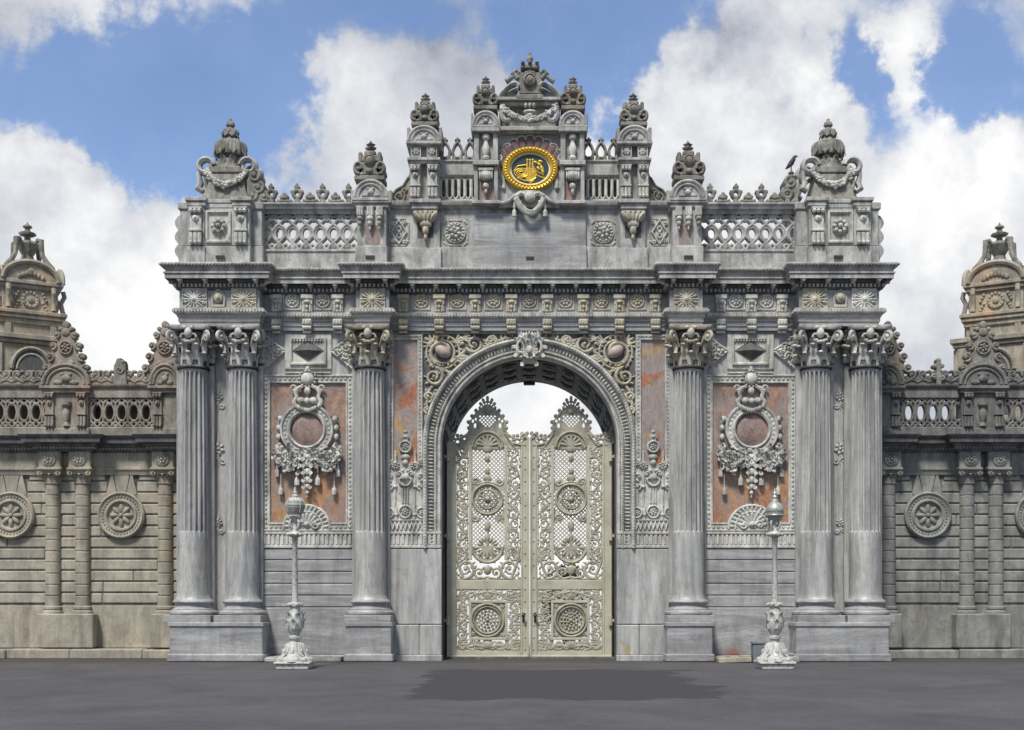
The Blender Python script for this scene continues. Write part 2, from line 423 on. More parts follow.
# ================================================================== THE GATEWAY
gate = empty('gateway', (0,0,0), 'ornate grey marble gateway with six fluted columns, a central arch and many finials', 'gateway')
def part(name, m, mt, parent=gate, both=False, angle=35):
    o = m.build(name, mt, parent, angle)
    if both: return o, mirror(o)
    return o
YR, YW = -.62, -.12           # front of the projecting and of the plain runs of the entablature
R_IN, R_OUT, ZS = 2.2, 2.66, Z(445)
TH = 3.3
# ---- the body with its arched passage
m = MB()
xo = 8.55; zt = 9.0
for sx in (-1, 1):
    a, b = (-xo, -R_IN) if sx < 0 else (R_IN, xo)
    m.box(a, b, 0, TH, 0, ZS)
n = 40
arc = [(R_IN*math.cos(PI*i/n), ZS+R_IN*math.sin(PI*i/n)) for i in range(n+1)]     # right to left
out = [(xo, ZS)] + [(max(-xo, min(xo, 1.35*xo*math.cos(PI*i/n))), zt) for i in range(1, n)] + [(-xo, ZS)]
out[0] = (xo, ZS); out[-1] = (-xo, ZS)
V = []; Fs = []
for (y) in (0, TH):
    for p in arc: V.append((p[0], y, p[1]))
    for p in out: V.append((p[0], y, p[1]))
k = n+1
for i in range(n):
    Fs.append((i, i+1, k+i+1, k+i)); Fs.append((2*k+i, 3*k+i, 3*k+i+1, 2*k+i+1))
Fs += [(k, k+1, 3*k+1, 3*k), (2*k-2, 2*k-1, 4*k-1, 4*k-2), (k+1, 2*k-2, 4*k-2, 3*k+1)]
m.add(V, Fs)
part('wall', m, M['marble'])
# lining of the passage with its sunk coffers
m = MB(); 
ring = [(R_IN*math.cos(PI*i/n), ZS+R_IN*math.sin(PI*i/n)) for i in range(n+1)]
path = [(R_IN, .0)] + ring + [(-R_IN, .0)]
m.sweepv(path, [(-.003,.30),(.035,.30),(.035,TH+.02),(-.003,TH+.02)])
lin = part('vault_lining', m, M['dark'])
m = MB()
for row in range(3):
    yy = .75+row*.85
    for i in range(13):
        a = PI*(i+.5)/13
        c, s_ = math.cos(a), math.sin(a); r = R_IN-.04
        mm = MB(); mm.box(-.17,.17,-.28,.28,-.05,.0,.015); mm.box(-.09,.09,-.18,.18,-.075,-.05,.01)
        m = MB(); mm.xf(Matrix.Translation((r*c, yy, ZS+r*s_)) @ Matrix.Rotation(PI/2-a, 4, 'Y')); m.add(mm.V, mm.Fc); part('coffer', m, M['soot_shade'], lin)
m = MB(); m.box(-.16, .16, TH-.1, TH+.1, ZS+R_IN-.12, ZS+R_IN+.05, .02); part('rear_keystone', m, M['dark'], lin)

# ---- archivolt: mouldings on arch and legs down to the fluted band
m = MB()
zb = Z(548)
path = [(R_IN, zb)] + [(R_IN*math.cos(PI*i/56), ZS+R_IN*math.sin(PI*i/56)) for i in range(57)] + [(-R_IN, zb)]
# travel right->up->left: outward (away from the opening) is on the right
def sweep_out(m, path, prof): return m._sw(path, prof, False, lambda p, z: (p[0], z, p[1]))
sweep_out(m, path, [(-.006,.298),(-.006,-.05),(.02,-.09),(.05,-.10),(.075,-.07),(.08,-.045),(.10,-.045),(.12,-.10),(.15,-.115),(.165,-.08),(.17,-.02),(.335,-.02),(.34,-.10),(.36,-.16),(.40,-.18),(.44,-.15),(.46,-.09),(.46,-.002),(.3,-.002),(.3,.298)])
av = part('archivolt', m, M['carved'])
m = MB()          # egg and tongue course running round it
def along_arch(fn, r, sp):
    L1 = ZS-zb; L2 = PI*(R_IN+r); tot = 2*L1+L2; k = int(tot/sp)
    for i in range(k+1):
        q = tot*i/k
        if q < L1: fn(R_IN+r, zb+q, 0)
        elif q < L1+L2: a = (q-L1)/(R_IN+r); fn((R_IN+r)*math.cos(a), ZS+(R_IN+r)*math.sin(a), a)
        else: fn(-R_IN-r, zb+tot-q, PI)
def egg(x, z, a):
    rt = Matrix.Rotation(-a, 3, 'Y')
    m.ell((x, -.04, z), (.074, .065, .03), 6, 4, rt)
along_arch(egg, .255, .088)
part('egg_moulding', m, M['carved'], av); m = MB()
along_arch(lambda x, z, a: m.ell((x, -.118, z), (.02,.02,.02), 5, 3), .135, .06)
sweep_out(m, path, [(.12,-.09),(.12,-.112),(.15,-.112),(.15,-.09)]); part('pearl_moulding', m, M['carved'], av); m = MB()
along_arch(lambda x, z, a: m.ell((x, -.165, z), (.03,.03,.022), 5, 3), .40, .075)
sweep_out(m, path, [(.385,-.15),(.385,-.175),(.415,-.175),(.415,-.15)]); part('leaf_moulding', m, M['carved'], av)
# ---- keystone
m = MB(); cx = 0
m.box(-.20, .20, -.30, .0, Z(362), Z(333), .03)
m.ell((0, -.33, Z(351,-.3)), (.13,.09,.17), 10, 7)
for sg in (-1, 1):
    P = [(sg*(.28+.10*math.cos(t)), -.28, Z(347,-.3)+.18*math.sin(t)) for t in np.linspace(-2.2, 2.2, 12)]
    m.tube(P, [.055]*6+[.04]*6, 6); m.tube([(sg*.16,-.3,Z(338,-.3)), (sg*.3,-.3,Z(334,-.3)), (sg*.40,-.26,Z(340,-.3))], [.06,.05,.03], 6)
    m.leaf((sg*.1,-.3,Z(346,-.3)), (sg*.5,0,1), (0,-1,0), .32, .10)
    m.ell((sg*.24, -.33, Z(360,-.3)), (.07,.06,.05))
m.leaf((0,-.32,Z(346,-.3)), (0,0,1), (0,-1,0), .42, .13)
for k in range(5): m.ell((.09*(k-2), -.32, Z(331.5,-.3)-.02*abs(k-2)), (.04,.05,.11), 6, 5)
m.box(-.09, .09, -.32, 0, Z(367), Z(360), .02)
for k in range(14):
    a = 2*PI*k/14; m.leaf((.10*math.cos(a), -.36, Z(351,-.3)+.12*math.sin(a)), (math.cos(a),-.3,math.sin(a)), (0,-1,0), .22, .055, .6)
    m.ell((.17*math.cos(a), -.38, Z(351,-.3)+.19*math.sin(a)), (.025,.03,.03), 6, 4)
for sg in (-1,1):
    for (a, b, q) in ((.30,340,.5),(.36,346,-.2),(.34,354,-.8),(.25,333,1.2),(.20,364,-1.4)): m.leaf((sg*a,-.27,Z(b,-.3)), (sg*math.cos(q),-.1,math.sin(q)), (0,-1,0), .24, .07, .6)
m.xf(Matrix.Translation((0,-.2,Z(348))) @ Matrix.Scale(.80,4) @ Matrix.Translation((0,.2,-Z(348))))
m.box(-.14, .14, -.24, 0, Z(364), Z(335), .03)
ks = part('keystone', m, M['carved'])
m = MB(); m.ell((0, -.41, Z(351,-.4)), (.07,.05,.08), 8, 6); part('jewel', m, M['pink_boss'], ks)

# ---- spandrels: one carved field each side of the arch
def spandrel():
    r = Relief(424, 516, 334, 440, .4)
    r.spiral(443, 352, 14, .9, 2.2, 1, 2.3, 1.8, .09, eye=False)
    r.ring(443, 352, 11.5, 1.2, .05); r.ring(443,352,16.5,1.1,.045)
    for k in range(16):
        a = 2*PI*k/16; r.dot(443+14*math.cos(a), 352+14*math.sin(a), 1.3, .08)
    for k in range(9):                                   # shell in the upper corner
        a = PI*.42+k*PI*.135+PI*.42; r.stroke([(434,346), (434+11*math.cos(a+.4), 346+11*math.sin(a+.4))], .7, 1.5, .06)
    r.spiral(434, 377, 9.5, 1.5, -1.2, 1, 2.0, 1.2, .09); r.spiral(428, 397, 5.5, 1.3, 1.3, -1, 1.6, 1, .07); r.spiral(427.5, 410, 4, 1.3, 1.3, 1, 1.3, .8, .06)
    r.stroke([(432,387),(428,393),(427,402),(426,414),(425,424),(424.8,433)], 1.6, .8, .05)
    r.spiral(474, 344, 9, 1.5, 2.5, -1, 2.0, 1.2, .09); r.spiral(460, 369, 6, 1.2, 0, 1, 1.8, 1, .08); r.spiral(493, 341, 5.5, 1.3, 3, 1, 1.5, .9, .07)
    r.spiral(505, 339, 3.4, 1.2, 3, -1, 1.2, .8, .06)
    r.stroke([(452,362),(460,356),(466,350),(476,354),(486,347),(494,342),(506,338.5),(515,338)], 2, .8, .06)
    for (u, v, a, L) in ((455,343,-.5,8),(462,339,-.2,8),(484,341,.3,8),(470,357,2.6,8),(478,354,2.8,7),(447,372,.6,9),(440,366,1.4,7),(450,378,.9,6),(443,386,1.8,8),(436,391,1.5,8),(431,366,-1.4,6),(436,402,1.9,6),(430,420,1.7,6),(487,347,2.8,6),(499,341,2.9,6),(458,378,-2.2,7),(465,363,-2.3,7),(428,340,.8,5)):
        for q in range(4):                                # little acanthus fans
            aa = a+(q-1.5)*.40; r.stroke([(u,v),(u+L*math.cos(aa), v+L*math.sin(aa))], .8, 1.5, .06)
        r.dot(u, v, 1.6, .07)
    rn = random.Random(5)
    for k in range(260):
        u, v = rn.uniform(425, 515), rn.uniform(335, 438)
        if 108 < math.hypot(u-CX, v-445) < 240 and math.hypot(u-443, v-352) > 17: r.dot(u, v, rn.uniform(1.3,3.0), .05, 0, rb=rn.uniform(.7,1.2), ang=rn.uniform(0,3.1))
    # keep clear of the archivolt
    r.cut(np.hypot(r.U-CX, r.W-445)-S(1)*0-107.2)
    m = MB(); r.mesh(m, -.004, .0); return m
a_, b_ = part('spandrel_carving', spandrel(), M['gilt_stone'], both=True)
for o in (a_, b_): pass
m = MB(); m.lathe([(0,.03),(.17,.03),(.165,.10),(.13,.15),(.06,.18),(0,.185)], (X(443),0,Z(352)), 20, 'y')
m.xf(Matrix.Translation((X(443),0,Z(352))) @ Matrix.Rotation(.5,4,'Y') @ Matrix.Scale(1.25,4,(1,0,0)) @ Matrix.Scale(.85,4,(0,0,1)) @ Matrix.Translation((-X(443),0,-Z(352))))
part('oval_boss', m, M['pink_boss'], both=True)
# ground behind carving, black soot and relief shade put into its colour
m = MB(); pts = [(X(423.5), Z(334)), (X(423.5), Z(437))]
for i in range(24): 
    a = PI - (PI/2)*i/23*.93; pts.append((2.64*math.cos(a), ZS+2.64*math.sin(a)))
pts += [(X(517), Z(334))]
m.prism(pts, -.004, .05); part('spandrel_ground', m, M['soot_shade'], both=True)

# ---- columns
NF = 18
def column(cx):
    cy = -.30
    z0, z1 = Z(600,-.6), Z(367,-.6)
    zf = Z(532,-.7)
    def fl(r, z, a):
        if z < zf+.02 or z > z1-.12: return r*(1.0 if z < zf+.02 else 1.0)
        c = math.cos(a*NF); return r - (.066*max(0, c+.25)**.6 if c > -.25 else 0)
    prof = [(.445,z0),(.415,z0+.05),(.392,z0+.14)]
    for t in np.linspace(0, 1, 9)[1:]:
        z = z0+.16+(zf-z0-.16)*t; prof.append((.392-.010*t, z))
    prof += [(.378, zf+.03)]
    for t in np.linspace(0, 1, 8):
        z = zf+.05+(z1-.14-zf-.05)*t; prof.append((.376-.036*t**1.3, z))
    prof += [(.340, z1-.1),(.345,z1-.04)]
    m = MB(); m.lathe(prof, (cx,cy,0), NF*8, 'z', fl)
    sh = part('column', m, M['marble'], angle=50)
    m = MB(); zb = Z(616,-.8)
    m.lathe([(.38,z0+.02),(.45,z0+.015),(.49,z0-.02),(.50,z0-.05),(.47,z0-.085),(.435,z0-.095),(.43,z0-.13),(.44,z0-.17),(.49,z0-.215),(.52,z0-.225),(.52,z0-.245),(.555,z0-.255),(.59,z0-.30),(.585,z0-.345),(.55,z0-.375),(.3,z0-.38)], (cx,cy,0), 40)
    m.box(cx-.575, cx+.575, cy-.585, cy+.3, Z(623,-.93)-.005, z0-.372, .012)
    part('base', m, M['marble_h'], sh, angle=18); m = MB()
    # capital
    m = MB(); zc = z1; zt = 8.21; h = zt-zc
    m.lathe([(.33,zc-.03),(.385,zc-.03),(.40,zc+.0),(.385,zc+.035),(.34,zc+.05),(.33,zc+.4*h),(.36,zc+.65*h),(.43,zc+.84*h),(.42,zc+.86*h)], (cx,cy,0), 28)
    part('capital_bell', m, M['soot_shade'], sh); m = MB(); m.lathe([(.33,zc-.03),(.385,zc-.03),(.40,zc+.0),(.385,zc+.035),(.345,zc+.05)], (cx,cy,0), 28)  # bell coloured dark to paint the shade between the leaves, with soot
    for row, (hh, off, L, w) in enumerate(((0,.0,.42,.105),(.24,.5,.46,.105))):
        for i in range(8):
            a = 2*PI*(i+off)/8
            m.leaf((cx+.34*math.cos(a), cy+.34*math.sin(a), zc+.06+hh*.5), (0,0,1), (math.cos(a), math.sin(a), 0), L+hh, w, .75, 3, 10)
            m.ell((cx+.50*math.cos(a), cy+.50*math.sin(a), zc+.33+hh*.8), (.06,.06,.045), 6, 4)
    for i in range(4):
        a = PI/4+i*PI/2; c, s_ = math.cos(a), math.sin(a)
        P = []
        for t in np.linspace(0, 1, 26):                      # corner volute
            if t < .35: q = t/.35; P.append((.36+.2*q, zc+.5*h+.34*h*q))
            else:
                q = (t-.35)/.65; R = .14*(1-.8*q); aa = 1.9-q*8.2
                P.append((.60+R*math.cos(aa), zc+.72*h+R*math.sin(aa)))
        m.tube([(cx+p*c, cy+p*s_, z) for p, z in P], [.03]*4+[.045]*12+[.03]*10, 6)
        m.ell((cx+.60*c, cy+.60*s_, zc+.72*h), (.055,.055,.055), 8, 5)
        m.leaf((cx+.50*c, cy+.50*s_, zc+.30*h), (0,0,1), (c,s_,0), .34, .08, .6)
        a2 = i*PI/2; c2, s2 = math.cos(a2), math.sin(a2)       # mask and flower at the middle of each face
        m.ell((cx+.47*c2, cy+.47*s2, zc+.80*h), (.10,.10,.13), 10, 7)
        for sg in (-1, 1):
            P = [(cx+.46*c2-s2*sg*(.12+.07*math.cos(t)), cy+.46*s2+c2*sg*(.12+.07*math.cos(t)), zc+.70*h+.08*math.sin(t)) for t in np.linspace(-2.5, 2.5, 10)]
            m.tube(P, [.025]*10, 5)
            m.ell((cx+.49*c2-s2*sg*.09, cy+.49*s2+c2*sg*.09, zc+.93*h), (.06,.06,.05), 6, 4)
        m.ell((cx+.50*c2, cy+.50*s2, zc+.58*h), (.11,.10,.045), 8, 5)
    # abacus, sides curved inward
    pts = []
    for i in range(4):
        a = PI/4+i*PI/2; p = Vector((math.cos(a), math.sin(a)))*.76; q = Vector((math.cos(a+PI/2), math.sin(a+PI/2)))*.76
        for t in np.linspace(.04, .96, 9):
            v = p.lerp(q, t); v = v*(1-.11*math.sin(PI*t)); pts.append((v.x, v.y))
    V = [(cx+x*k, cy+y*k, z) for k, z in ((.94, zt-.10),(1, zt-.05),(1, zt-.003)) for x, y in pts]; L = len(pts)
    m.add(V, [(j*L+i, j*L+(i+1)%L, (j+1)*L+(i+1)%L, (j+1)*L+i) for j in range(2) for i in range(L)] + [tuple(range(L))[::-1], tuple(range(2*L, 3*L))])
    part('capital', m, M['gilt_stone'] if abs(cx) < 5 else M['carved'], sh, angle=50)
    return sh
XC = [X(192.5,-.4), X(241.8,-.4), X(369.8,-.4)]
for cx in XC:
    c = column(cx); mirror(c)
# pilasters behind columns and their pedestals
m = MB()
for cx in XC:
    m.box(cx-.47, cx+.47, -.16, 0, Z(616), Z(367), .02); m.box(cx-.5, cx+.5, -.2, 0, Z(367)+.06, 8.2, .02)
part('pilaster', m, M['marble'], both=True)
for (v, s_) in ((397,1),(449,1.3),(523,.9)):
    r = Relief(208, 226, v-18, v+18, .4); r.rosette(218.5, v, 5*s_, 6, .05)
    for sg in (-1,1): r.stroke([(218.5, v+sg*5*s_), (218.5, v+sg*13*s_)], 1.7, .5, .03); r.spiral(218.5+sg*3*s_, v+9*s_, 3*s_, 1.1, 0, sg, .9, .6, .03)
    m = MB(); r.mesh(m, -.004); part('pendant_carving', m, M['marble'], both=True)

def pedestal(p0, p1):
    m = MB(); y = -.93
    a, b = X(p0, y), X(p1, y)
    m.box(a+.05, b-.05, y+.06, 0, Z(655,y), Z(623,y), .02)
    m.box(a+.02, b-.02, y+.025, 0, Z(626.5,y), Z(622.5,y)+.0, .012)
    m.box(a, b, y, 0, 0, Z(654,y), .03)
    return m
for p in ((166.5, 264),(343.5, 393)): part('pedestal', pedestal(*p), M['marble_h'], both=True)

# ---- lower wall: dado, rustic courses, pier blocks
m = MB(); y = -.06
for i in range(5):
    v0 = 548.5+i*11.8; m.bp(261, 354, v0, v0+11.1, y-.0, .06, .018)
m.bp(258, 356, 545, 548, -.07, .07, .01)
part('rusticated_courses', m, M['marble_h'], both=True)
m = MB(); m.bp(258, 356, 607.5, 655, -.10, .10, .02); m.bp(258, 356, 655, 661, -.16, .16, .02)
part('dado', m, M['marble_h'], both=True)
m = MB()
m.bp(386, 441.5, 549, 624, -.10, .10, .01); m.bp(386, 419, 625, 655, -.30, .30, .02); m.bp(419.4, 441.5, 625, 655, -.295, .295, .02); m.bp(385, 442, 655, 662.5, -.36, .36, .02)
part('pier_block', m, M['marble'], both=True)
# fluted bands
m = MB()
for (a, b, y) in ((262, 352, -.05),(387, 441, -.07)):
    m.bp(a, b, 531.5, 534, y-.04, .04-y, .01); m.bp(a, b, 545, 548, y-.04, .04-y, .01); m.bp(a, b, 534, 545, y, -y, 0)
    k = int((b-a)/4.4)
    for i in range(k):
        u = a+(i+.5)*(b-a)/k; m.bp(u-1.25, u+1.25, 534.6, 544.6, y-.035, .034, .008)
part('fluted_band', m, M['carved'], both=True)

# ---- coloured marble panels with frames
def frame(u0, u1, v0, v1, w, y, bead=4.2, br=.028, depth=.08):
    m = MB(); a, b, c, d = X(u0,y), X(u1,y), Z(v1,y), Z(v0,y); w_ = S(w,y)
    path = [(a,c),(b,c),(b,d),(a,d)]
    # closed sweep, inward is positive on the left for ccw
    m._sw(path, [(0,0),(0,y),(-.02,y-.03),(-.045,y-.03),(-.06,y),(-w_+.05,y),(-w_+.035,y-.025),(-w_+.01,y-.02),(-w_,y),(-w_,0)], True, lambda p, z: (p[0], z, p[1]))
    st = S(bead,y)
    for (p, q) in (((a,c),(a,d)),((b,c),(b,d)),((a,d),(b,d)),((a,c),(b,c))):
        L = math.hypot(q[0]-p[0], q[1]-p[1]); k = int(L/st)
        for i in range(1, k):
            x = p[0]+(q[0]-p[0])*i/k; z = p[1]+(q[1]-p[1])*i/k
            ix = (w_/2 if p[0] == a else -w_/2) if p[0] == q[0] else 0; iz = (w_/2 if p[1] == c else -w_/2) if p[1] == q[1] else 0
            m.ell((x+ix, y-.005, z+iz), (br if ix else st*.36, .03, st*.36 if ix else br), 6, 4)
    return m
fr = part('panel_frame', frame(261.5, 354.5, 374.5, 531.5, 8.8, -.07, 4.6, .035), M['carved'], both=True)
m = MB(); m.bp(268, 348, 380, 528, -.03, .03, 0)
for o in part('marble_panel', m, M['brown_marble'], both=True): o['label'] = 'mauve brown marble panel'
m = MB(); m.bp(271, 345, 470, 526.5, -.034, .034, 0)
for o in part('marble_panel', m, M['orange_marble'], both=True): o['label'] = 'orange veined lower marble panel'
fr = part('panel_frame', frame(388, 423, 334.5, 534, 5.6, -.06, 3.9, .022), M['carved'], both=True)
m = MB(); m.bp(392, 419, 338, 500, -.03, .03, 0)
for o in part('marble_panel', m, M['patch_marble'], both=True): o['label'] = 'tall narrow red and grey marble panel'
# fan at the foot of the large panel
def fan():
    r = Relief(282, 332, 503, 530, .38); u, v = 307, 528.5
    r.ring(u, v, 23, 1.6, .07, a0=PI, a1=2*PI); r.ring(u, v, 16.5, 1.3, .07, a0=PI, a1=2*PI); r.disc(u, v, 23, .03)
    for k in range(15):
        a = PI+PI*(k+.5)/15; r.stroke([(u+17.5*math.cos(a), v+17.5*math.sin(a)), (u+21*math.cos(a), v+21*math.sin(a))], 1, 1.4, .05, .03)
    for k in range(9):
        a = PI+PI*(k+.5)/9; r.stroke([(u, v-2), (u+13*math.cos(a), v-2+12*math.sin(a))], .8, 2, .05, .03)
    for sg in (-1,1): r.spiral(u+sg*8, v-3.5, 4.2, 1.2, 0, sg, 1.2, .8, .05, .04)
    r.dot(u, v-4, 3, .09, .03); r.cut(529-r.W)
    m = MB(); r.mesh(m, -.05, .05); return m
part('shell_fan', fan(), M['carved'], both=True)

# ---- ring medallion with cartouche, garlands and tassels
md = part('medallion_ring', MB().lathe([(S(16.3),.03),(S(16.6),.14),(S(18.3),.17),(S(19.2),.12),(S(20),.12),(S(20.6),.09),(S(24),.11),(S(24.6),.16),(S(26.2),.17),(S(27),.12),(S(27.2),.0)], (X(307.5), 0, Z(430)), 64, 'y'), M['carved'])
m = MB(); m.lathe([(S(20.4),.10),(S(20.4),.125),(S(24.2),.125),(S(24.2),.1)], (X(307.5),0,Z(430)), 48, 'y', cap=False)
for k in range(30):
    a = 2*PI*k/30; rt = Matrix.Rotation(-a, 3, 'Y')
    m.ell((X(307.5)+S(22.2)*math.cos(a), -.11, Z(430)+S(22.2)*math.sin(a)), (S(1.6),.04,S(1.5)), 6, 4, rt)
part('bead_course', m, M['carved'], md)
m = MB(); m.lathe([(0,.12),(S(8),.11),(S(14),.08),(S(16.5),.045),(S(16.5),.0)], (X(307.5), 0, Z(430)), 40, 'y'); part('coloured_disc', m, M['mauve_disc'], md)
def cartouche():
    m = MB(); y = -.14; cx = X(307.5, y)
    def q(u, v): return (X(u, y), y, Z(v, y))
    m.ell(q(307.5, 379), (S(7),.10,S(6.5)), 12, 8)
    for k in range(14):
        a = 2*PI*k/14; m.ell((cx+S(8.2)*math.cos(a), y, Z(379,y)+S(8)*math.sin(a)), (S(1.5),.06,S(1.5)), 6, 4)
    for sg in (-1, 1):
        m.tube([(cx+sg*S(a), y, Z(b, y)) for a, b in ((4,386),(9,388),(12,392),(10.5,397),(13.5,401),(12,406),(8,408))], [.04,.06,.06,.05,.06,.06,.04], 7)
        m.tube([(cx+sg*S(14+2.4*math.cos(t)), y, Z(388,y)+S(2.4)*math.sin(t)) for t in np.linspace(0,5,10)], .03, 5)
        m.ell((cx+sg*S(6), y-.05, Z(401,y)), (S(4.2),.09,S(3.6)), 9, 6)
        m.leaf((cx+sg*S(3),y,Z(378,y)), (sg*.25,0,1), (0,-1,0), S(9), S(2))
    m.ell((cx, y-.07, Z(401.5,y)), (S(3.4),.09,S(3.4)), 10, 6); m.ell((cx, y-.02, Z(391,y)), (S(3.4),.07,S(4)), 8, 6)
    for k in range(9): m.ell((cx+S(-8+2*k), y-.03, Z(408+2.5*math.sin(PI*k/8), y)), (S(1.7),.07,S(2.6)), 6, 5)
    m.ell((cx, y, Z(369,y)), (S(2),.05,S(3)), 8, 6)
    m.box(cx-S(23), cx+S(23), -.11, -.0, Z(374.4), Z(372.6), .01)
    return m
ct = part('cartouche', cartouche(), M['carved'], both=True)
def flowers(m, pts, y, r, num, seed=1):
    rn = random.Random(seed); P = [Vector((X(u,y),0,Z(v,y))) for u, v in pts]
    L = [0]
    for a, b in zip(P, P[1:]): L.append(L[-1]+(b-a).length)
    for k in range(num):
        q = rn.random()*L[-1]; i = max(j for j in range(len(P)-1) if L[j] <= q); t = (q-L[i])/(L[i+1]-L[i]+1e-9)
        c = P[i].lerp(P[i+1], t); w = r*(.55+.75*math.sin(PI*q/L[-1]))
        s_ = r*rn.uniform(.20,.36)
        ox, oz = rn.gauss(0,.42)*w, rn.gauss(0,.42)*w
        if k % 2:
            aa = rn.uniform(0, 6.28); m.leaf((c.x+ox, y-w*.40+abs(ox)*.4, c.z+oz), (math.cos(aa),-.25,math.sin(aa)), (0,-1,0), s_*3.2, s_*1.1, .5, 3, 6); continue
        m.ell((c.x+ox, y-w*.45+abs(ox)*.4, c.z+oz), (s_, s_*.9, s_*rn.uniform(.6,1.1)), 6, 4, Matrix.Rotation(rn.uniform(0,3),3,'Y'))
def tassel(m, u, v, y, k=1.0):
    m.tube([(X(u,y),y,Z(v-12*k,y)),(X(u,y),y,Z(v,y))], .012, 5)
    m.ell((X(u,y),y,Z(v+.5,y)), (S(1.3)*k,.03,S(1.4)*k), 6, 4)
    m.lathe([(S(.9)*k,0),(S(2.2)*k,-S(1.5)*k),(S(2.5)*k,-S(4)*k),(S(2.4)*k,-S(7.5)*k),(0.01,-S(7.6)*k)], (X(u,y),y,Z(v+1,y)), 10)
def garlands():
    m = MB(); y = -.12
    for sg in (-1, 1):
        u = lambda d: 307.5+sg*d
        for (d, v) in ((27.5,419),(29,428),(29,437),(28,446)): m.ell((X(u(d),y), y, Z(v,y)), (S(2.6),.07,S(3.4)), 8, 6)
        m.leaf((X(u(28),y),y,Z(423,y)), (sg*.4,0,1), (0,-1,0), S(7), S(2.6)); m.leaf((X(u(27),y),y,Z(420,y)), (-sg*.7,0,.7), (0,-1,0), S(6), S(2))
        flowers(m, [(u(29),448),(u(27),459),(u(20),466),(u(11),461),(u(5),453)], y-.02, .16, 170, 3)
        flowers(m, [(u(26),456),(u(18),463)], y-.05, .20, 90, 5)
        m.tube([(X(u(29),y),y,Z(450,y)),(X(u(30.5),y),y,Z(470,y))], .03, 5); m.box(X(u(30.5),y)-.05, X(u(30.5),y)+.05, y-.03, y+.06, Z(477,y), Z(470,y), .01)
        tassel(m, u(26.8), 486, y); tassel(m, u(10.3), 476, y, 1.1)
    # pendant in the middle
    for k_, v in enumerate((458, 465, 472, 480, 487)):
        for sg in (-1,1):
            m.leaf((X(307.5+sg*2,y),y-.09,Z(v,y)), (sg*.8,-.1,-.6), (0,-1,0), S(6.5-k_*.6), S(2.3), .6); m.leaf((X(307.5+sg*2,y),y-.09,Z(v,y)), (sg*.6,-.1,.8), (0,-1,0), S(5.5-k_*.6), S(1.8), .6)
    for (d, v, a, b) in ((0,457,5,3),(0,464,5,3.6),(0,472,4.2,4),(0,480,3.6,3.8),(0,487,3.2,3),(0,493,2.2,2.4),(0,497,1,1.6)):
        m.ell((X(307.5,y), y-.02, Z(v,y)), (S(a),.07,S(b)), 12, 6)
    for sg in (-1,1):
        for v in (459, 468, 476): m.ell((X(307.5+sg*3.4,y), y-.07, Z(v,y)), (S(1.2),.04,S(1.2)), 6, 4)
        m.tube([(X(307.5+sg*a,y),y-.05,Z(b,y)) for a, b in ((4,455),(9,457),(10,463),(6,466))], .035, 6)
    m.box(X(299,y), X(316,y), y-.04, 0, Z(456,y), Z(450,y), .02)
    return m
g1 = part('garland', garlands(), M['carved'], both=True)
mirror(md)

# ---- trophy relief at the foot of the tall narrow panels
def trophy():
    r = Relief(388.5, 422.5, 428, 533, .36); u = 405.5
    r.rect(389, 422, 464, 532, .05)
    r.disc(u, 447, 6.3, .05); r.ring(u, 447, 5.5, 1.2, .05, .05); r.rosette(u, 447, 3.6, 6, .05, .05)
    r.dot(u, 432, 1.8, .08); r.dot(u, 437, 3, .08, rb=2.4); r.ring(u, 437.5, 3, 1, .06)
    r.dot(u, 457, 4.6, .09, rb=3.4); r.dot(u, 463, 3, .08, .05)
    for sg in (-1, 1):
        r.stroke([(u+sg*9.8, 452), (u+sg*9.8, 486)], 1.0, 1.6, .07, .02); r.dot(u+sg*9.8, 487, 2.1, .07, .05)
        r.rosette(u+sg*9.8, 466, 4.6, 8, .07, .05); r.rosette(u+sg*16, 463, 4, 7, .07, .05)
        r.spiral(u+sg*6, 475, 4, 1.2, 1.5, sg, 1.3, .9, .06, .05); r.spiral(u+sg*15, 477, 4, 1.2, 1.5, -sg, 1.2, .8, .06, .05)
        r.spiral(u+sg*15, 487, 3, 1.2, 1.5, sg, 1, .7, .06, .05)
        r.stroke([(u+sg*9.8, 490), (u+sg*9.8, 506)], .8, .8, .05, .05); r.stroke([(u+sg*15.5, 492), (u+sg*15.5, 507)], 1.4, .6, .04, .05)
        r.ring(u+sg*16.6, 513, 5, 1, .06, .05); r.rosette(u+sg*16.6, 513, 3.6, 8, .05, .05)
        r.dot(u+sg*9, 515, 2.2, .07, .05); r.stroke([(u+sg*9,507),(u+sg*9,519)], 1.3, 1.8, .05, .05)
    r.ring(u, 480, 6.2, 1.3, .08, .05, a0=0, a1=PI); r.dot(u, 478, 4, .11, .05); r.dot(u-3, 471, 2, .07, .05); r.dot(u+3, 471, 2, .07, .05)
    for k in range(-1, 2): r.stroke([(u+k*2.6, 489), (u+k*2.6, 503)], .9, .9, .05, .05)
    r.ring(u, 512, 6, 1.1, .06, .05); r.rosette(u, 512, 4.4, 8, .06, .05)
    for k in range(8):
        uu = 391+k*4.2; r.stroke([(uu, 522),(uu+2.1, 530),(uu+4.2,522)], .9, .9, .05, .05)
    r.stroke([(389,520.5),(422,520.5)], .7, .7, .05, .05)
    r.cutr(0,1,0,1)
    m = MB(); r.mesh(m, -.035, .03); return m
part('trophy_relief', trophy(), M['carved'], both=True)

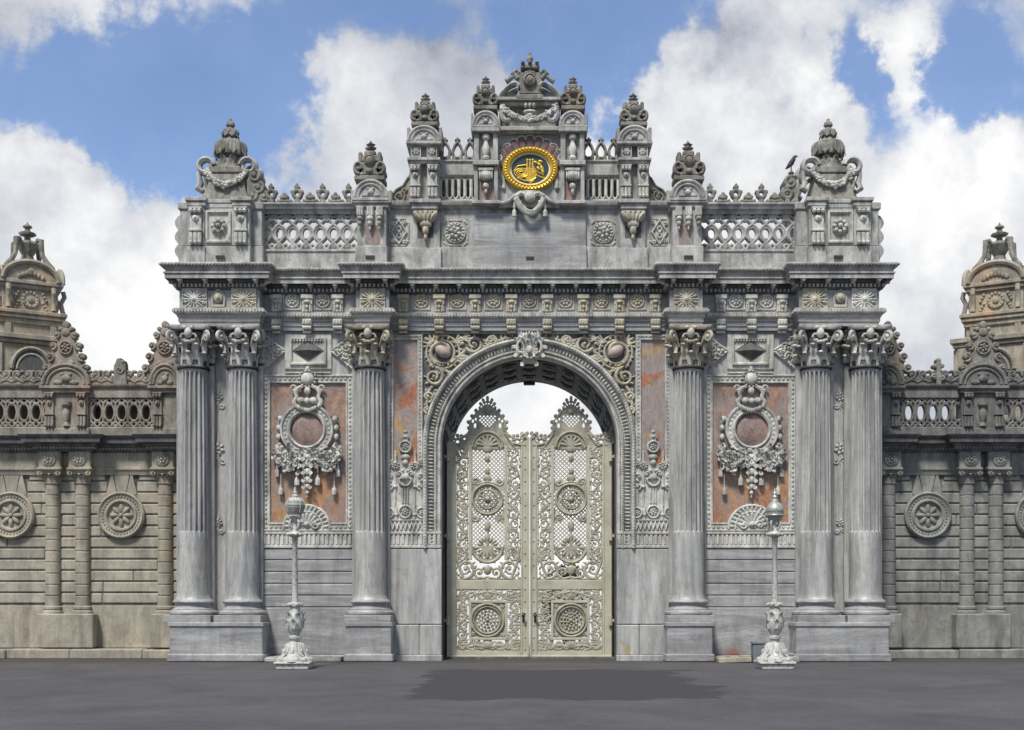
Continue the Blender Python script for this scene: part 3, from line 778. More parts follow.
# ---- diamond plaque above the large panel, with carved wings
m = MB(); y = -.06
m.bp(284.5, 331.5, 333.5, 369.5, y, -y, .02)
m._sw([(X(290,y),Z(365,y)),(X(326.5,y),Z(365,y)),(X(326.5,y),Z(338,y)),(X(290,y),Z(338,y))], [(0,y),(0,y-.05),(-.03,y-.06),(-.06,y-.03),(-.06,y)], True, lambda p, z: (p[0], z, p[1]))
for i in range(12): m.box(X(291+i*2.9,y), X(292.6+i*2.9,y), y-.05, y, Z(341.5,y), Z(339,y))
cx, cz, hw, hh = X(308,y), Z(351,y), S(14.5), S(9.5)
part('plaque', m, M['carved'], both=True)
m = MB(); m.add([(cx-hw,y-.005,cz),(cx,y-.005,cz-hh),(cx+hw,y-.005,cz),(cx,y-.005,cz+hh),(cx,y-.16,cz)], [(0,1,4),(1,2,4),(2,3,4),(3,0,4),(0,1,2,3)])
m.add([(cx-hw*1.13,y-.004,cz),(cx,y-.004,cz-hh*1.15),(cx+hw*1.13,y-.004,cz),(cx,y-.004,cz+hh*1.15),(cx,y-.03,cz)], [(0,1,4),(1,2,4),(2,3,4),(3,0,4)])
for o in part('diamond_boss', m, M['soot_shade'], both=True, angle=5): pass
for sg in (-1, 1):
    if True:
        r = Relief(262, 354, 333, 372, .4)
        u = lambda d: 308+sg*d
        r.poly([(u(45),336),(u(25),351),(u(45),368)], .02)
        r.stroke([(u(45),335),(u(24),350)], 1.1, 1.1, .05); r.stroke([(u(45),369),(u(24),352)], 1.1, 1.1, .05)
        for (d, v, R) in ((38,348,4),(38,356,4),(32,351.5,3.2),(42.5,343,2.6),(42.5,361,2.6)): r.spiral(u(d), v, R, 1.2, d, sg, 1.2, .8, .07, .02)
        for (d, v) in ((28,351),(35,344),(35,359),(43,352),(40,366),(40,338),(31,356),(31,347)): r.dot(u(d), v, 1.7, .09, .02, rb=1.1, ang=d)
    m = MB(); r.mesh(m, -.03, .03); part('scroll_carving', m, M['carved'], both=True)

# ---- entablature that steps out over the columns
x1 = X(259.5, YR); x2 = X(356, YR); x3 = X(389, YR); xe = X(179.5, YR)
half = [(xe, TH), (xe, YR), (x1, YR), (x1, YW), (x2, YW), (x2, YR), (x3, YR), (x3, YW)]
EP = half + [(-x, y) for x, y in reversed(half)]
m = MB(); m.sweep(EP, [(-.5,8.21),(0,8.21),(0,8.31),(.025,8.315),(.025,8.41),(.05,8.43),(.06,8.50),(-.5,8.50)])
m.box(xe+.1, -xe-.1, .2, TH-.1, 8.5, 8.6)
part('architrave', m, M['marble_h'])
m = MB(); m.sweep(EP, [(-.5,8.503),(.07,8.503),(.10,8.53),(.10,8.56),(.12,8.60),(.12,8.63),(-.5,8.632)])
def along(path, out, sp, fn, y_min=None):
    n = len(path)
    for i in range(n-1):
        a, b = Vector(path[i]), Vector(path[i+1]); d = (b-a); L = d.length; d.normalize(); nn = Vector((d.y, -d.x))
        pa = a; ext0 = ext1 = 0
        # corners: convex extends, concave retreats
        if i > 0:
            dp = (a-Vector(path[i-1])).normalized(); cr = dp.x*d.y-dp.y*d.x; ext0 = out if cr < 0 else -out
        if i < n-2:
            dn = (Vector(path[i+2])-b).normalized(); cr = d.x*dn.y-d.y*dn.x; ext1 = out if cr < 0 else -out
        # (travel with outward on the right: a left turn is concave)
        e0 = -ext0 if False else ext0; 
        L2 = L+e0+ext1
        if L2 < sp*.9: continue
        k = max(1, round(L2/sp)); 
        for j in range(k):
            s_ = -e0 + (j+.5)*L2/k; p = a + d*s_ + nn*out; fn(p, d, nn)
def dent(w, dep, z0, z1):
    def f(p, d, nn):
        q = [p-d*w/2-nn*dep, p+d*w/2-nn*dep, p+d*w/2, p-d*w/2]
        V = [(v.x, v.y, z) for z in (z0, z1) for v in q]
        m.add(V, [(0,3,2,1),(4,5,6,7),(0,1,5,4),(1,2,6,5),(2,3,7,6),(3,0,4,7)])
    return f
TURN = 1
EPF = EP[1:-1]
# determine sign convention once: outward right of travel; a right turn at a corner is concave
def along2(path, out, sp, fn):
    n = len(path)
    for i in range(n-1):
        a, b = Vector(path[i]), Vector(path[i+1]); d = (b-a).normalized(); L = (b-a).length; nn = Vector((d.y, -d.x)); e = [0, 0]
        if i > 0: dp = (a-Vector(path[i-1])).normalized(); e[0] = out if dp.dot(nn) < -.5 else (-out if dp.dot(nn) > .5 else 0)
        if i < n-2: dn = (Vector(path[i+2])-b).normalized(); e[1] = out if dn.dot(nn) < -.5 else (-out if dn.dot(nn) > .5 else 0)
        # dp.nn > 0: path came outwards, so a is a convex corner seen from here
        e = [-e[0], -e[1]] if False else e
        if i > 0: e[0] = (out if (Vector(path[i-1])-a).dot(nn) < 0 else -out)
        if i < n-2: e[1] = (out if (Vector(path[i+2])-b).dot(nn) < 0 else -out)
        L2 = L+e[0]+e[1]
        if L2 < sp*.8: continue
        k = max(1, round(L2/sp))
        for j in range(k): fn(a+d*(-e[0]+(j+.5)*L2/k)+nn*out, d, nn)
along2(EP, .15, .075, dent(.045, .04, 8.535, 8.595))
part('dentil_course', m, M['carved'])
m = MB(); m.sweep(EP, [(-.5,8.634),(0,8.634),(0,9.09),(-.5,9.09)])
fz = part('frieze', m, M['marble_h'])
# cornice
m = MB(); m.sweep(EP, [(-.5,9.35),(.26,9.35),(.26,9.31),(.28,9.31),(.28,9.42),(.31,9.43),(.31,9.465),(.265,9.475),(.27,9.53),(.31,9.585),(.335,9.60),(.37,9.605),(.37,9.665),(.355,9.68),(-.5,9.71)])
co = part('cornice', m, M['attic'])
m = MB(); m.sweep(EP, [(-.5,9.092),(.03,9.092),(.05,9.12),(.07,9.14),(.07,9.235),(.11,9.25),(.13,9.29),(.13,9.348),(-.5,9.348)]); m.sweep(EP, [(.13,9.349),(.13,9.344),(.258,9.344),(.258,9.349)]); part('bed_moulding', m, M['soot_shade'], co)  # black crust and soffit shade both put into this colour
m = MB(); along2(EP, .12, .10, dent(.055, .05, 9.145, 9.225)); part('dentil_course', m, M['attic'], co)
m = MB()
def modil(p, d, nn):
    global m
    m = MB(); dent(.13, .14, 9.285, 9.342)(p, d, nn); q = p-nn*.02; m.ell((q.x, q.y, 9.29), (.06,.04,.045), 6, 4); q = p-nn*.11; m.ell((q.x, q.y, 9.255), (.06,.05,.045), 6, 4); part('modillion', m, M['carved'], co)
along2(EP, .25, .60, modil)
m = MB()           # leaf-edge lip of the gutter
along2(EP, .383, .085, lambda p, d, nn: m.ell((p.x, p.y, 9.638), (.036,.02,.026), 6, 4))
part('lip_ornament', m, M['attic'], co)

# frieze ornaments
def frieze_bracket(u):
    m = MB(); y = YW-.0; x = X(u, y)
    m.box(x-.13, x+.13, y-.09, y, 8.66, 9.07, .012); m.box(x-.15, x+.15, y-.13, y, 8.98, 9.085, .012)
    m.ell((x, y-.11, 8.90), (.09,.07,.05), 8, 5)
    for k in (-1,0,1): m.lathe([(.03,0),(.036,.1),(.03,.2)], (x+k*.075, y-.09, 8.66), 6)
    m.box(x-.12, x+.12, y-.12, y, 8.84, 8.87, .008)
    m.ell((x, y-.12, 8.78), (.05,.04,.05), 6, 4)
    return m
for u in (277, 307.7, 338.2, 403.5, 439.4, 475.4, 511.4): part('frieze_bracket', frieze_bracket(u), M['gilt_stone'] if 300 < u < 600 and u > 380 else M['carved'], fz, False)
for o in [c for c in fz.children]: mirror(o)
def ros(u, v, R, y, n=8, name='rosette', mt='carved', par=None, both=True, sq=True, h=.05):
    r = Relief(u-R*1.5, u+R*1.5, v-R*1.5, v+R*1.5, .33)
    r.disc(u, v, R, .02); r.ring(u, v, R, .9, .04); r.rosette(u, v, R*.8, n, h, .02)
    if sq:
        q = R*1.3
        for a, b in (((-q,-q),(q,-q)),((q,-q),(q,q)),((q,q),(-q,q)),((-q,q),(-q,-q))): r.stroke([(u+a[0],v+a[1]),(u+b[0],v+b[1])], .6, .6, .03)
    m = MB(); r.mesh(m, y, .0)
    o = m.build(name, M[mt], par)
    if both: mirror(o)
    return o
vz = 301.0
for u in (292.4, 322.9, 421.4, 457.4, 493.4): ros(u, vz, 6.6, YW, 7, 'frieze_rosette', 'gilt_stone' if u > 400 else 'carved', fz)
ros(529.3, vz, 6.6, YW, 9, 'frieze_rosette', 'gilt_stone', fz, False)
def starpanel(u, mt):
    y = YR-.03
    r = Relief(u-13.5, u+13.5, 285.5, 310.5, .36)
    r.rect(u-12.5, u+12.5, 288.6, 309.8, .02)
    v = 299.5
    for k in range(16):
        a = PI*k/8; L = 11.5 if k % 2 == 0 else 9
        r.stroke([(u+2*math.cos(a), v+2*math.sin(a)), (u+L*math.cos(a), v+L*.9*math.sin(a))], 1.5 if k%2==0 else .9, .8, .05, .02)
        if k % 2: r.spiral(u+10*math.cos(a), v+8.3*math.sin(a), 1.8, 1, a, 1, .8, .6, .04, .02)
    r.dot(u, v, 3.0, .07, .03)
    m = MB(); r.mesh(m, y, .03); o = m.build('star_panel', M[mt], fz); mirror(o)
starpanel(194.5, 'carved'); starpanel(243.8, 'gilt_stone'); starpanel(372.5, 'gilt_stone')
m = MB(); y = YR-.02; cx = X(218.5, y)
m.ell((cx, y-.02, Z(298,y)), (.12,.07,.14), 10, 7); m.ell((cx, y-.06, Z(298,y)), (.06,.06,.07), 8, 5)
for sg in (-1,1): m.tube([(cx+sg*a, y-.01, Z(b,y)) for a, b in ((.0,290),(.10,293),(.15,298),(.14,305))], .028, 6)
m.box(cx-.16, cx+.16, y-.05, y+.02, Z(307.5,y), Z(305,y), .01)
o = m.build('frieze_boss', M['gilt_stone'], fz); mirror(o)
# architrave consoles
for i, u in enumerate((277, 307.7, 338.2, 403.5, 439.4, 475.4, 511.4)):
    m = MB(); y = YW; x = X(u, y)
    m.box(x-.12, x+.12, y-.15, y, Z(326,y), Z(320,y), .02); m.lathe([(.055,-.11),(.055,.11)], (x, y-.10, Z(328.5,y)), 10, 'x'); m.lathe([(.035,-.10),(.035,.10)], (x, y-.06, Z(332.5,y)), 8, 'x')
    for k in (-1,0,1): m.ell((x+k*.07, y-.15, Z(323,y)), (.028,.03,.06), 6, 4)
    part('console', m, M['gilt_stone'] if i > 2 else M['carved'], both=True)
# ================================================================== ATTIC
ZC = 9.69
# outer attic pier
def outer_pier():
    m = MB(); y = -.50; yb = 1.6
    def blk(u0, u1, v0, v1, yf, ch=.015): m.box(X(u0,yf), X(u1,yf), yf, yb, Z(v1,yf) if v1 < 259 else ZC-.02, Z(v0,yf), ch)
    blk(188, 249, 208, 246, y); blk(186.5, 250.5, 246, 260, y-.03)
    for u in (196, 241):
        blk(u-9, u+9, 246, 260, y-.07); m.box(X(u-8.5,y-.05), X(u+8.5,y-.05), y-.05, yb, Z(246,y), Z(206,y), .012)
        m.box(X(u-11,y-.1), X(u+11,y-.1), y-.14, yb, Z(201,y-.1), Z(197,y-.1), .015); m.box(X(u-9.5,y-.1), X(u+9.5,y-.1), y-.1, yb, Z(206,y-.1), Z(201,y-.1), .02)
    blk(186, 251, 199, 203, y-.03); blk(187, 250, 203, 208, y-.01)
    blk(180, 262, 209, 246, -.3); blk(177.5, 263, 202, 209, -.34); blk(179, 263, 246, 260, -.33)
    return m
op = part('attic_pier', outer_pier(), M['attic'])
def console_m(m, u, v0, v1, w, y):
    """scrolled bracket on a pier face"""
    x = X(u, y); a = S(w, y)/2; h = Z(v0,y)-Z(v1,y); z1 = Z(v0,y)
    m.box(x-a*1.05, x+a*1.05, y-.12, y, z1-.04, z1, .01)
    for k in (-1,0,1): m.ell((x+k*a*.66, y-.10, z1-.09), (a*.36,.06,.06), 6, 4)
    m.ell((x, y-.06, z1-h*.30), (a*.6,.05,h*.09), 8, 5); m.ell((x, y-.10, z1-h*.30), (a*.25,.05,h*.05), 6, 4)
    m.box(x-a*.9, x+a*.9, y-.05, y, z1-h*.62, z1-h*.2, .01)
    m.box(x-a*1.05, x+a*1.05, y-.09, y, z1-h*.66, z1-h*.60, .01)
    for k in (-1,0,1): m.lathe([(a*.30,0),(a*.34,h*.15),(a*.30,h*.3)], (x+k*a*.66, y-.06, z1-h), 8)
    for k in (-1,0,1): m.ell((x+k*a*.66, y-.08, z1-h*.97), (a*.33,.06,.05), 6, 4)
for u in (196, 241): m = MB(); console_m(m, u, 208, 244, 13, -.56); m.build('bracket', M['carved'], op)
m = MB(); y = -.5
m._sw([(X(206,y),Z(243,y)),(X(231,y),Z(243,y)),(X(231,y),Z(211,y)),(X(206,y),Z(211,y))], [(0,y),(0,y-.05),(-.04,y-.06),(-.07,y-.02),(-.07,y)], True, lambda p, z: (p[0], z, p[1]))
m.lathe([(S(8),0),(S(8),.05),(S(6.5),.03),(0,.03)], (X(219,y), y, Z(226.5,y)), 24, 'y')
for k in range(8):
    a = 2*PI*k/8; m.ell((X(219,y)+S(5.5)*math.cos(a), y-.05, Z(226.5,y)+S(5.5)*math.sin(a)), (S(2.3),.07,S(2.3)), 8, 5)
m.ell((X(219,y), y-.08, Z(226.5,y)), (S(2.6),.08,S(2.6)), 8, 5)
m.build('flower_panel', M['carved'], op)
# wavy buttress on the outer flank
m = MB()
pts = [(X(181,-.2), ZC)]
for t in np.linspace(0, 1, 22): pts.append((X(179.5,-.2)-.09*abs(math.sin(t*PI*3.0))-.03, Z(258-42*t,-.2)))
pts.append((X(183,-.2), Z(214,-.2))); m.prism(pts, -.2, 1.2); m.build('side_scroll', M['attic'], op)
mirror(op)

# big urn finials
def urn():
    m = MB(); cx, cy = -7.62, .6; y = cy; px = S(1, cy)
    def z(v): return Z(v, cy)
    zb = 11.38
    prof = [(14,None),(14,194),(13,180),(11,178),(16,174.5),(18,172.5),(14.5,170.5),(13.5,167),(13,163),(10.5,160),(8,158.5),(9,157.5),(14.5,157),(15.8,151),(15.2,146),(13,143),(9,141),(6.5,139.5),(5.5,137.5),(7.5,136.5),(8.5,133.5),(7,130.5),(3.5,129.5),(3,127.5),(4.6,126),(4,123),(1.8,121.5),(1.6,119.5),(0.01,118)]
    P = [(r*px, zb if v is None else z(v)) for r, v in prof]
    def fl(r, zz, a): return r*(1+.09*math.cos(a*8)) if z(160) < zz < z(130) else r
    m.box(cx-S(24,cy), cx+S(24,cy), cy-S(22,cy), cy+S(22,cy), zb-.45, zb+.02, .02)
    m.box(cx-S(23.5,cy), cx+S(23.5,cy), cy-S(22,cy), cy+S(20,cy), zb+.0, z(178), 0, .36); m.box(cx-S(17,cy), cx+S(17,cy), cy-S(16,cy), cy+S(16,cy), z(178), z(171.5), .02)
    m.lathe(P, (cx, cy, 0), 48, 'z', fl, 1.0, .9)
    u = part('urn_finial', m, M['top'])
    m = MB()
    for k in range(8):                                    # drooping petals of the upper bowls
        a = 2*PI*(k+.5)/8; c, s_ = math.cos(a), math.sin(a)
        m.leaf((cx+c*px*14, cy+s_*px*13, z(144.5)), (c*.12, s_*.12, -1), (c,s_,0), px*14, px*4.6, .12)
        m.leaf((cx+c*px*7, cy+s_*px*7, z(133)), (c*.2, s_*.2, -1), (c,s_,0), px*6, px*2.6, .12)
        m.leaf((cx+c*px*12, cy+s_*px*12, z(168)), (0,0,1), (c,s_,0), px*11, px*4, .5)
    m.build('petals', M['top'], u)
    for sx, sy in ((-1,-.62),(1,-.62),(-1,.6),(1,.6)):          # scroll handles at the corners
        P = []; m = MB()
        for t in np.linspace(0, 1, 24):
            a = 2.9-t*6.2; R = 7.5*(1-.55*max(0, t-.45)/.55)
            P.append((cx+sx*px*(20.5+R*math.cos(a)*1.0), cy+sy*px*20, z(172)+px*R*math.sin(a)*1.05))
        m.tube(P, [px*3.0]*24, 7, 1.9)
        m.tube([(cx+sx*px*a, cy+sy*px*20, z(b)) for a, b in ((27,172),(28,181),(26.5,188),(28.5,193),(24,196)) ], [px*3,px*2.4,px*3.2,px*3.6,px*2.6], 7, 1.5)
        m.build('scroll_handle', M['attic'], u)
    m = MB(); rn = random.Random(4)
    for k in range(180):
        t = rn.uniform(-1, 1); a = px*20*t; zz = z(192)+px*17*t*t*.95; w = px*4.3*(1-.55*abs(t)); s_ = px*rn.uniform(1.3,2.1)
        m.ell((cx+a+rn.gauss(0,.4)*w, cy-px*(21-4*abs(t))-rn.random()*w*.6, zz+rn.gauss(0,.4)*w), (s_,s_,s_*.8), 6, 4)
    m.build('garland', M['carved'], u)
    return u
u = urn(); mirror(u)

# bays of pierced balustrade with cresting
def rail(m, u0, u1, y, dep, v0=204.5):
    x0, x1 = X(u0,y), X(u1,y)
    prof = [(-dep,Z(214,y)),(.02,Z(214,y)),(.04,Z(212.5,y)),(.04,Z(210.5,y)),(.12,Z(210,y)),(.14,Z(207,y)),(.18,Z(206,y)),(.18,Z(204.6,y)),(-dep,Z(204,y))]
    m.sweep([(x0,y),(x1,y)], prof)
m = MB(); y = -.05
rail(m, 258, 358, y, .35); m.box(X(258,y), X(358,y), y-.03, y+.3, ZC-.05, Z(250.3,y), .015); m.bp(258, 356, 249, 251.5, y-.06, .36, .01)
bal = part('balustrade', m, M['attic'])
r = Relief(258, 359, 213, 251, .4); zm, Lv = 233.5, 19.0; p = 13.6
for k in range(-1, 9):
    c = 265.5+k*p
    if c < 258 or c > 354: pass
    for sg in (-1,1):
        r.stroke([(c+sg*p*.5*math.cos(PI*(v-zm)/Lv), v) for v in np.linspace(213.5, 251, 40)], 1.5, 1.5, .04)
    r.ring(c, zm, 4.4, .95, .02, sy=1.35)
    r.ring(c+p/2, 217.8, 2.6, 1.2, .03); r.ring(c+p/2, 247.5, 2.8, 1.3, .03); r.ring(c, 214.5, 3, 1, .02); r.dot(c, 245.5, 3.2, .02, .01)
    r.rect(258, 359, 248.5, 251, .0)
r.cut(-np.maximum(258.5-r.U, r.U-358))
m = MB(); r.mesh(m, y+.06, .12, True); m.build('pierced_panel', M['attic'], bal, 50)
mirror(bal)
# cresting
def crest_unit_big(r, u, vb, k=1.0):
    r.ring(u, vb-10*k, 3.8*k, 1.7*k, .03); r.dot(u, vb-16.5*k, 1.9*k, .03, rb=3*k); r.stroke([(u-2.2*k,vb-17*k),(u,vb-20*k),(u+2.2*k,vb-17*k)], .7*k, .7*k, .02)
    r.dot(u-5.3*k, vb-12*k, 1.2*k, .02, rb=2*k); r.dot(u+5.3*k, vb-12*k, 1.2*k, .02, rb=2*k); r.stroke([(u,vb-6*k),(u,vb)], 2.2*k, 3.2*k, .03)
def crest_unit_small(r, u, vb, k=1.0):
    r.dot(u, vb-9*k, 2.2*k, .03, rb=2.8*k); r.dot(u-2.5*k, vb-7*k, 2.2*k, .03); r.dot(u+2.5*k, vb-7*k, 2.2*k, .03)
    r.stroke([(u-5*k,vb-3*k),(u+5*k,vb-3*k)], 1.4*k, 1.4*k, .03); r.dot(u, vb-6*k, 2*k, .06); r.stroke([(u,vb-3*k),(u,vb)], 2.6*k, 3.2*k, .02)
r = Relief(258, 360, 180, 207, .36); vb = 204
for i, u in enumerate((271, 284.0, 297, 310, 322.5, 335.5, 348.5)):
    if i % 2 == 0: crest_unit_big(r, u, vb)
    else: crest_unit_small(r, u, vb)
    r.spiral(u+6.4, vb-1.5, 2.4, 1, -1.5, 1, .9, .7, .02); r.stroke([(u,vb-1),(u+6.4,vb+.2),(u+13,vb-1)], 1.2, 1.2, .02)
r.rect(262, 354, 202.5, 205, .0)
m = MB(); r.mesh(m, .05, .10, True); part('cresting', m, M['top'], both=True)
# carved slope from urn to cresting, its small finial
m = MB()
r = Relief(246, 276, 160, 206, .36)
for (u, v, R) in ((254,176,6),(258,188,6),(264,197,5),(252,196,5.5),(270,201,3)): r.spiral(u, v, R, 1.2, -1, 1, 1.9, 1.3, .05); r.disc(u, v, R*.8, .01)
r.poly([(247,206),(247,180),(251,172),(258,174),(262,184),(268,194),(272,204),(272,206)], .0)
r.mesh(m, .1, .5, True)
y = .35; k = S(1,y); m.lathe([(2*k,Z(176,y)),(5.5*k,Z(173,y)),(6*k,Z(171,y)),(2.5*k,Z(169.5,y)),(2*k,Z(168.5,y)),(3.2*k,Z(167,y)),(1.5*k,Z(165,y)),(0.01,Z(163.5,y))], (X(254,y),y,0), 14)
_a, _b = part('scroll_acroterion', m, M['top'], both=True); _b.location = (-.34, 0, -.16)

# pier above the third column: pedestal, three pendants, arched cap, top ornament
def topknot(name, uc, vt, vb, w, y, mt='top', par=None):
    """stacked ornament: volutes, block with ears and jewel, trefoil tip"""
    w *= .93; m = MB(); x = X(uc, y); H = vb-vt; k = S(1, y); z = lambda f: Z(vb-H*f, y)   # f from 0 (bottom) to 1 (tip)
    hw = w/2*k; dp = .28
    m.box(x-hw*.95, x+hw*.95, y-dp, y+dp, z(0)-.02, z(.10), .02); m.box(x-hw*.75, x+hw*.75, y-dp*.9, y+dp*.9, z(.10), z(.42), .04)
    m.box(x-hw*.62, x+hw*.62, y-dp*.7, y+dp*.7, z(.42), z(.62), .05, ); m.box(x-hw*.36, x+hw*.36, y-dp*.6, y+dp*.6, z(.60), z(.72), .03)
    for sg in (-1, 1):
        m.tube([(x+sg*hw*(.70+.22*math.cos(t)), y-dp*.8, z(.26)+H*k*.13*math.sin(t)) for t in np.linspace(-2, 3.2, 14)], hw*.13, 6, 1.8)
        m.ell((x+sg*hw*.70, y-dp*.8, z(.26)), (hw*.14, .10, hw*.14), 8, 5)
        m.lathe([(hw*.26,-dp*.9),(hw*.26,dp*.9)], (x+sg*hw*.72, y, z(.24)), 14, 'y')
        m.box(x+sg*hw*.60-hw*.12, x+sg*hw*.60+hw*.12, y-dp*.75, y+dp*.75, z(.42), z(.68), .03)
        m.ell((x+sg*hw*.50, y-dp*.8, z(.12)), (hw*.2,.07,H*k*.05), 6, 4)
    m.lathe([(hw*.36,0),(hw*.36,.05),(hw*.28,.08),(hw*.24,.05),(hw*.2,.08),(0.01,.11)], (x, y-dp*.85, z(.46)), 18, 'y')
    m.ell((x, y-dp*.9, z(.20)), (hw*.25,.08,H*k*.07), 8, 5)
    t0 = .70
    m.lathe([(hw*.16,z(t0)),(hw*.12,z(t0+.05)),(hw*.28,z(t0+.10)),(hw*.30,z(t0+.14)),(hw*.16,z(t0+.17)),(hw*.24,z(t0+.20)),(hw*.25,z(t0+.22)),(hw*.1,z(t0+.245)),(hw*.08,z(.96)),(0.01,z(1.0))], (x, y, 0), 12, 'z', lambda r, zz, a: r*(1+.22*math.cos(4*a)))
    return m.build(name, M[mt], par)
def arched_cap(m, u0, u1, vb, vt, y, dep, ring=True):
    """segment-headed block: flat sill, round head with moulded ring, carved tympanum"""
    x0, x1 = X(u0,y), X(u1,y); zb = Z(vb,y); xc = (x0+x1)/2; R = (x1-x0)/2; zt = Z(vt,y); h = zt-zb
    pts = [(x0, zb), (x1, zb)] + [(xc+R*math.cos(t), zb+h*.12+h*.88*math.sin(t)) for t in np.linspace(0, PI, 20)]
    m.prism(pts, y, y+dep)
    for k_, rr, yo in ((1.0, .05, .03),(.80,.035,.02)):
        m.tube([(xc+R*k_*.96*math.cos(t), y-yo*.5, zb+h*.10+h*.86*k_*math.sin(t)) for t in np.linspace(0, PI, 20)], rr, 6)
    m.box(x0-.04, x1+.04, y-.10, y+dep, zb-.07, zb+.01, .015)
    m.ell((xc, y-.02, zb+h*.34), (R*.22,.07,h*.18), 9, 6)
    for sg in (-1,1):
        m.ell((xc+sg*R*.33, y-.01, zb+h*.18), (R*.22,.05,h*.11), 8, 5)
        m.ell((xc+sg*R*.16, y-.01, zb+h*.55), (R*.1,.04,h*.08), 6, 4)
y = -.50
m = MB()
m.box(X(357,y), X(386,y), y, .5, ZC-.02, Z(206,y), .015); m.box(X(355,y-.05), X(387,y-.05), y-.05, .5, ZC-.02, Z(246.5,y), .015)
m.box(X(352.5,y-.08), X(391,y-.08), y-.10, .5, Z(204,y), Z(200,y), .015); m.box(X(355,y-.05), X(389,y-.05), y-.05, .5, Z(208,y), Z(204,y), .02)
arched_cap(m, 354, 387.5, 199, 180.5, y-.02, .8)
for u in (353.0, 390): m.box(X(u-2,y+.2), X(u+2,y+.2), y+.2, .5, Z(200,y), Z(187,y), .02)
p3 = part('attic_pier', m, M['attic'])
m = MB(); m.bp(365, 380, 225, 244, y-.006, .02, 0); o = m.build('stained_inset', M['brown_marble'], p3)
m = MB()
for u, s_ in ((360.5, 1), (370.5, 1.25), (380, 1)):
    x = X(u,y); k = S(1,y)*s_
    m.box(x-3.3*k/s_, x+3.3*k/s_, y-.12, y, Z(217,y), Z(207.5,y), .012)
    for q in (-1,0,1): m.box(x+q*1.9*k/s_-.012, x+q*1.9*k/s_+.012, y-.135, y-.12, Z(216,y), Z(208.5,y))
    m.ell((x, y-.10, Z(220,y)), (3*k,.10,2.6*k), 9, 6); m.ell((x, y-.10, Z(224.5,y)), (2.2*k,.08,2.6*k), 8, 6); m.ell((x, y-.09, Z(229,y)), (1.1*k,.05,2.2*k), 7, 5)
m.build('pendant', M['carved'], p3)
topknot('top_ornament', 370.8, 141, 183, 34, -.1, 'top', p3)
mirror(p3)

# attic wall between the inner piers
m = MB(); y = YW
m.bp(386, 673, 209, 259, y, .9, .01); m.box(X(384,y-.06), -X(384,y-.06), y-.06, .7, ZC-.03, Z(247.5,y), .012)
m.sweep([(X(386,y),y),(-X(386,y),y)], [(-.8,Z(209,y)),(.03,Z(209,y)),(.05,Z(207.6,y)),(.14,Z(206.8,y)),(.17,Z(204,y)),(.17,Z(202.8,y)),(-.8,Z(202,y))])
aw = part('attic_wall', m, M['attic'])
m = MB(); m.bp(474, 586, 213, 246.5, y-.09, .09, .012); o = m.build('plain_slab', M['marble_h'], aw)
m = MB(); m.box(X(473,y), X(586.5,y), y-.16, y, ZC-.02, Z(247.6,y), .015); m.build('slab_base', M['marble_h'], aw)
m = MB(); m.bp(526, 534, 256.5, 259.5, y-.175, .03, 0)
for u in (220, 370): m.bp(u-4.5, u+4.5, 255.3, 258.3, -.585, .03, 0); m.bp(2*CX-u-4.5, 2*CX-u+4.5, 255.3, 258.3, -.585, .03, 0)
m.build('drain_slot', M['iron'], aw)
def diamond(u, v):
    r = Relief(u-12, u+12, v-15, v+15, .33)
    for a, b in (((0,-12),(7.6,0)),((7.6,0),(0,12)),((0,12),(-7.6,0)),((-7.6,0),(0,-12))): r.stroke([(u+a[0],v+a[1]),(u+b[0],v+b[1])], 1, 1, .06)
    r.ring(u, v-3.4, 2.2, .9, .05); r.ring(u, v+3.4, 2.2, .9, .05); r.dot(u, v, 1.5, .07)
    for a in (-1,1):
        for k in range(10): r.dot(u+a*9.7, v-9+2*k, .9, .04)
        for b in (-1,1): r.spiral(u+a*5.6, v+b*9.2, 2.6, 1.1, 0, a*b, .9, .7, .05)
        for k in range(7): r.dot(u-6+2*k, v+a*13.3, .9, .04)
    m = MB(); r.mesh(m, y, .0); return m
o = diamond(399, 232.5).build('diamond_panel', M['carved'], aw); mirror(o)
def rosepanel(u, v):
    r = Relief(u-13, u+13, v-14, v+14, .33)
    r.disc(u, v, 9.6, .02); r.ring(u, v, 10, .8, .05)
    for k in range(16):
        a = 2*PI*k/16; r.dot(u+8.2*math.cos(a), v+8.2*math.sin(a), 1.5, .06, .02)
    r.rosette(u, v, 6.8, 6, .10, .03); 
    for k in range(13):
        for a in (-1,1): r.dot(u+a*12, v-6+k, .7, .03); r.dot(u-6+k, v+a*12.4, .7, .03)
    for a in (-1,1):
        for b in (-1,1): r.stroke([(u+a*9,v+b*12),(u+a*11.5,v+b*9.5)], .8, .8, .03)
    m = MB(); r.mesh(m, y, .0); return m
o = rosepanel(455.3, 233).build('rose_panel', M['carved'], aw); mirror(o)

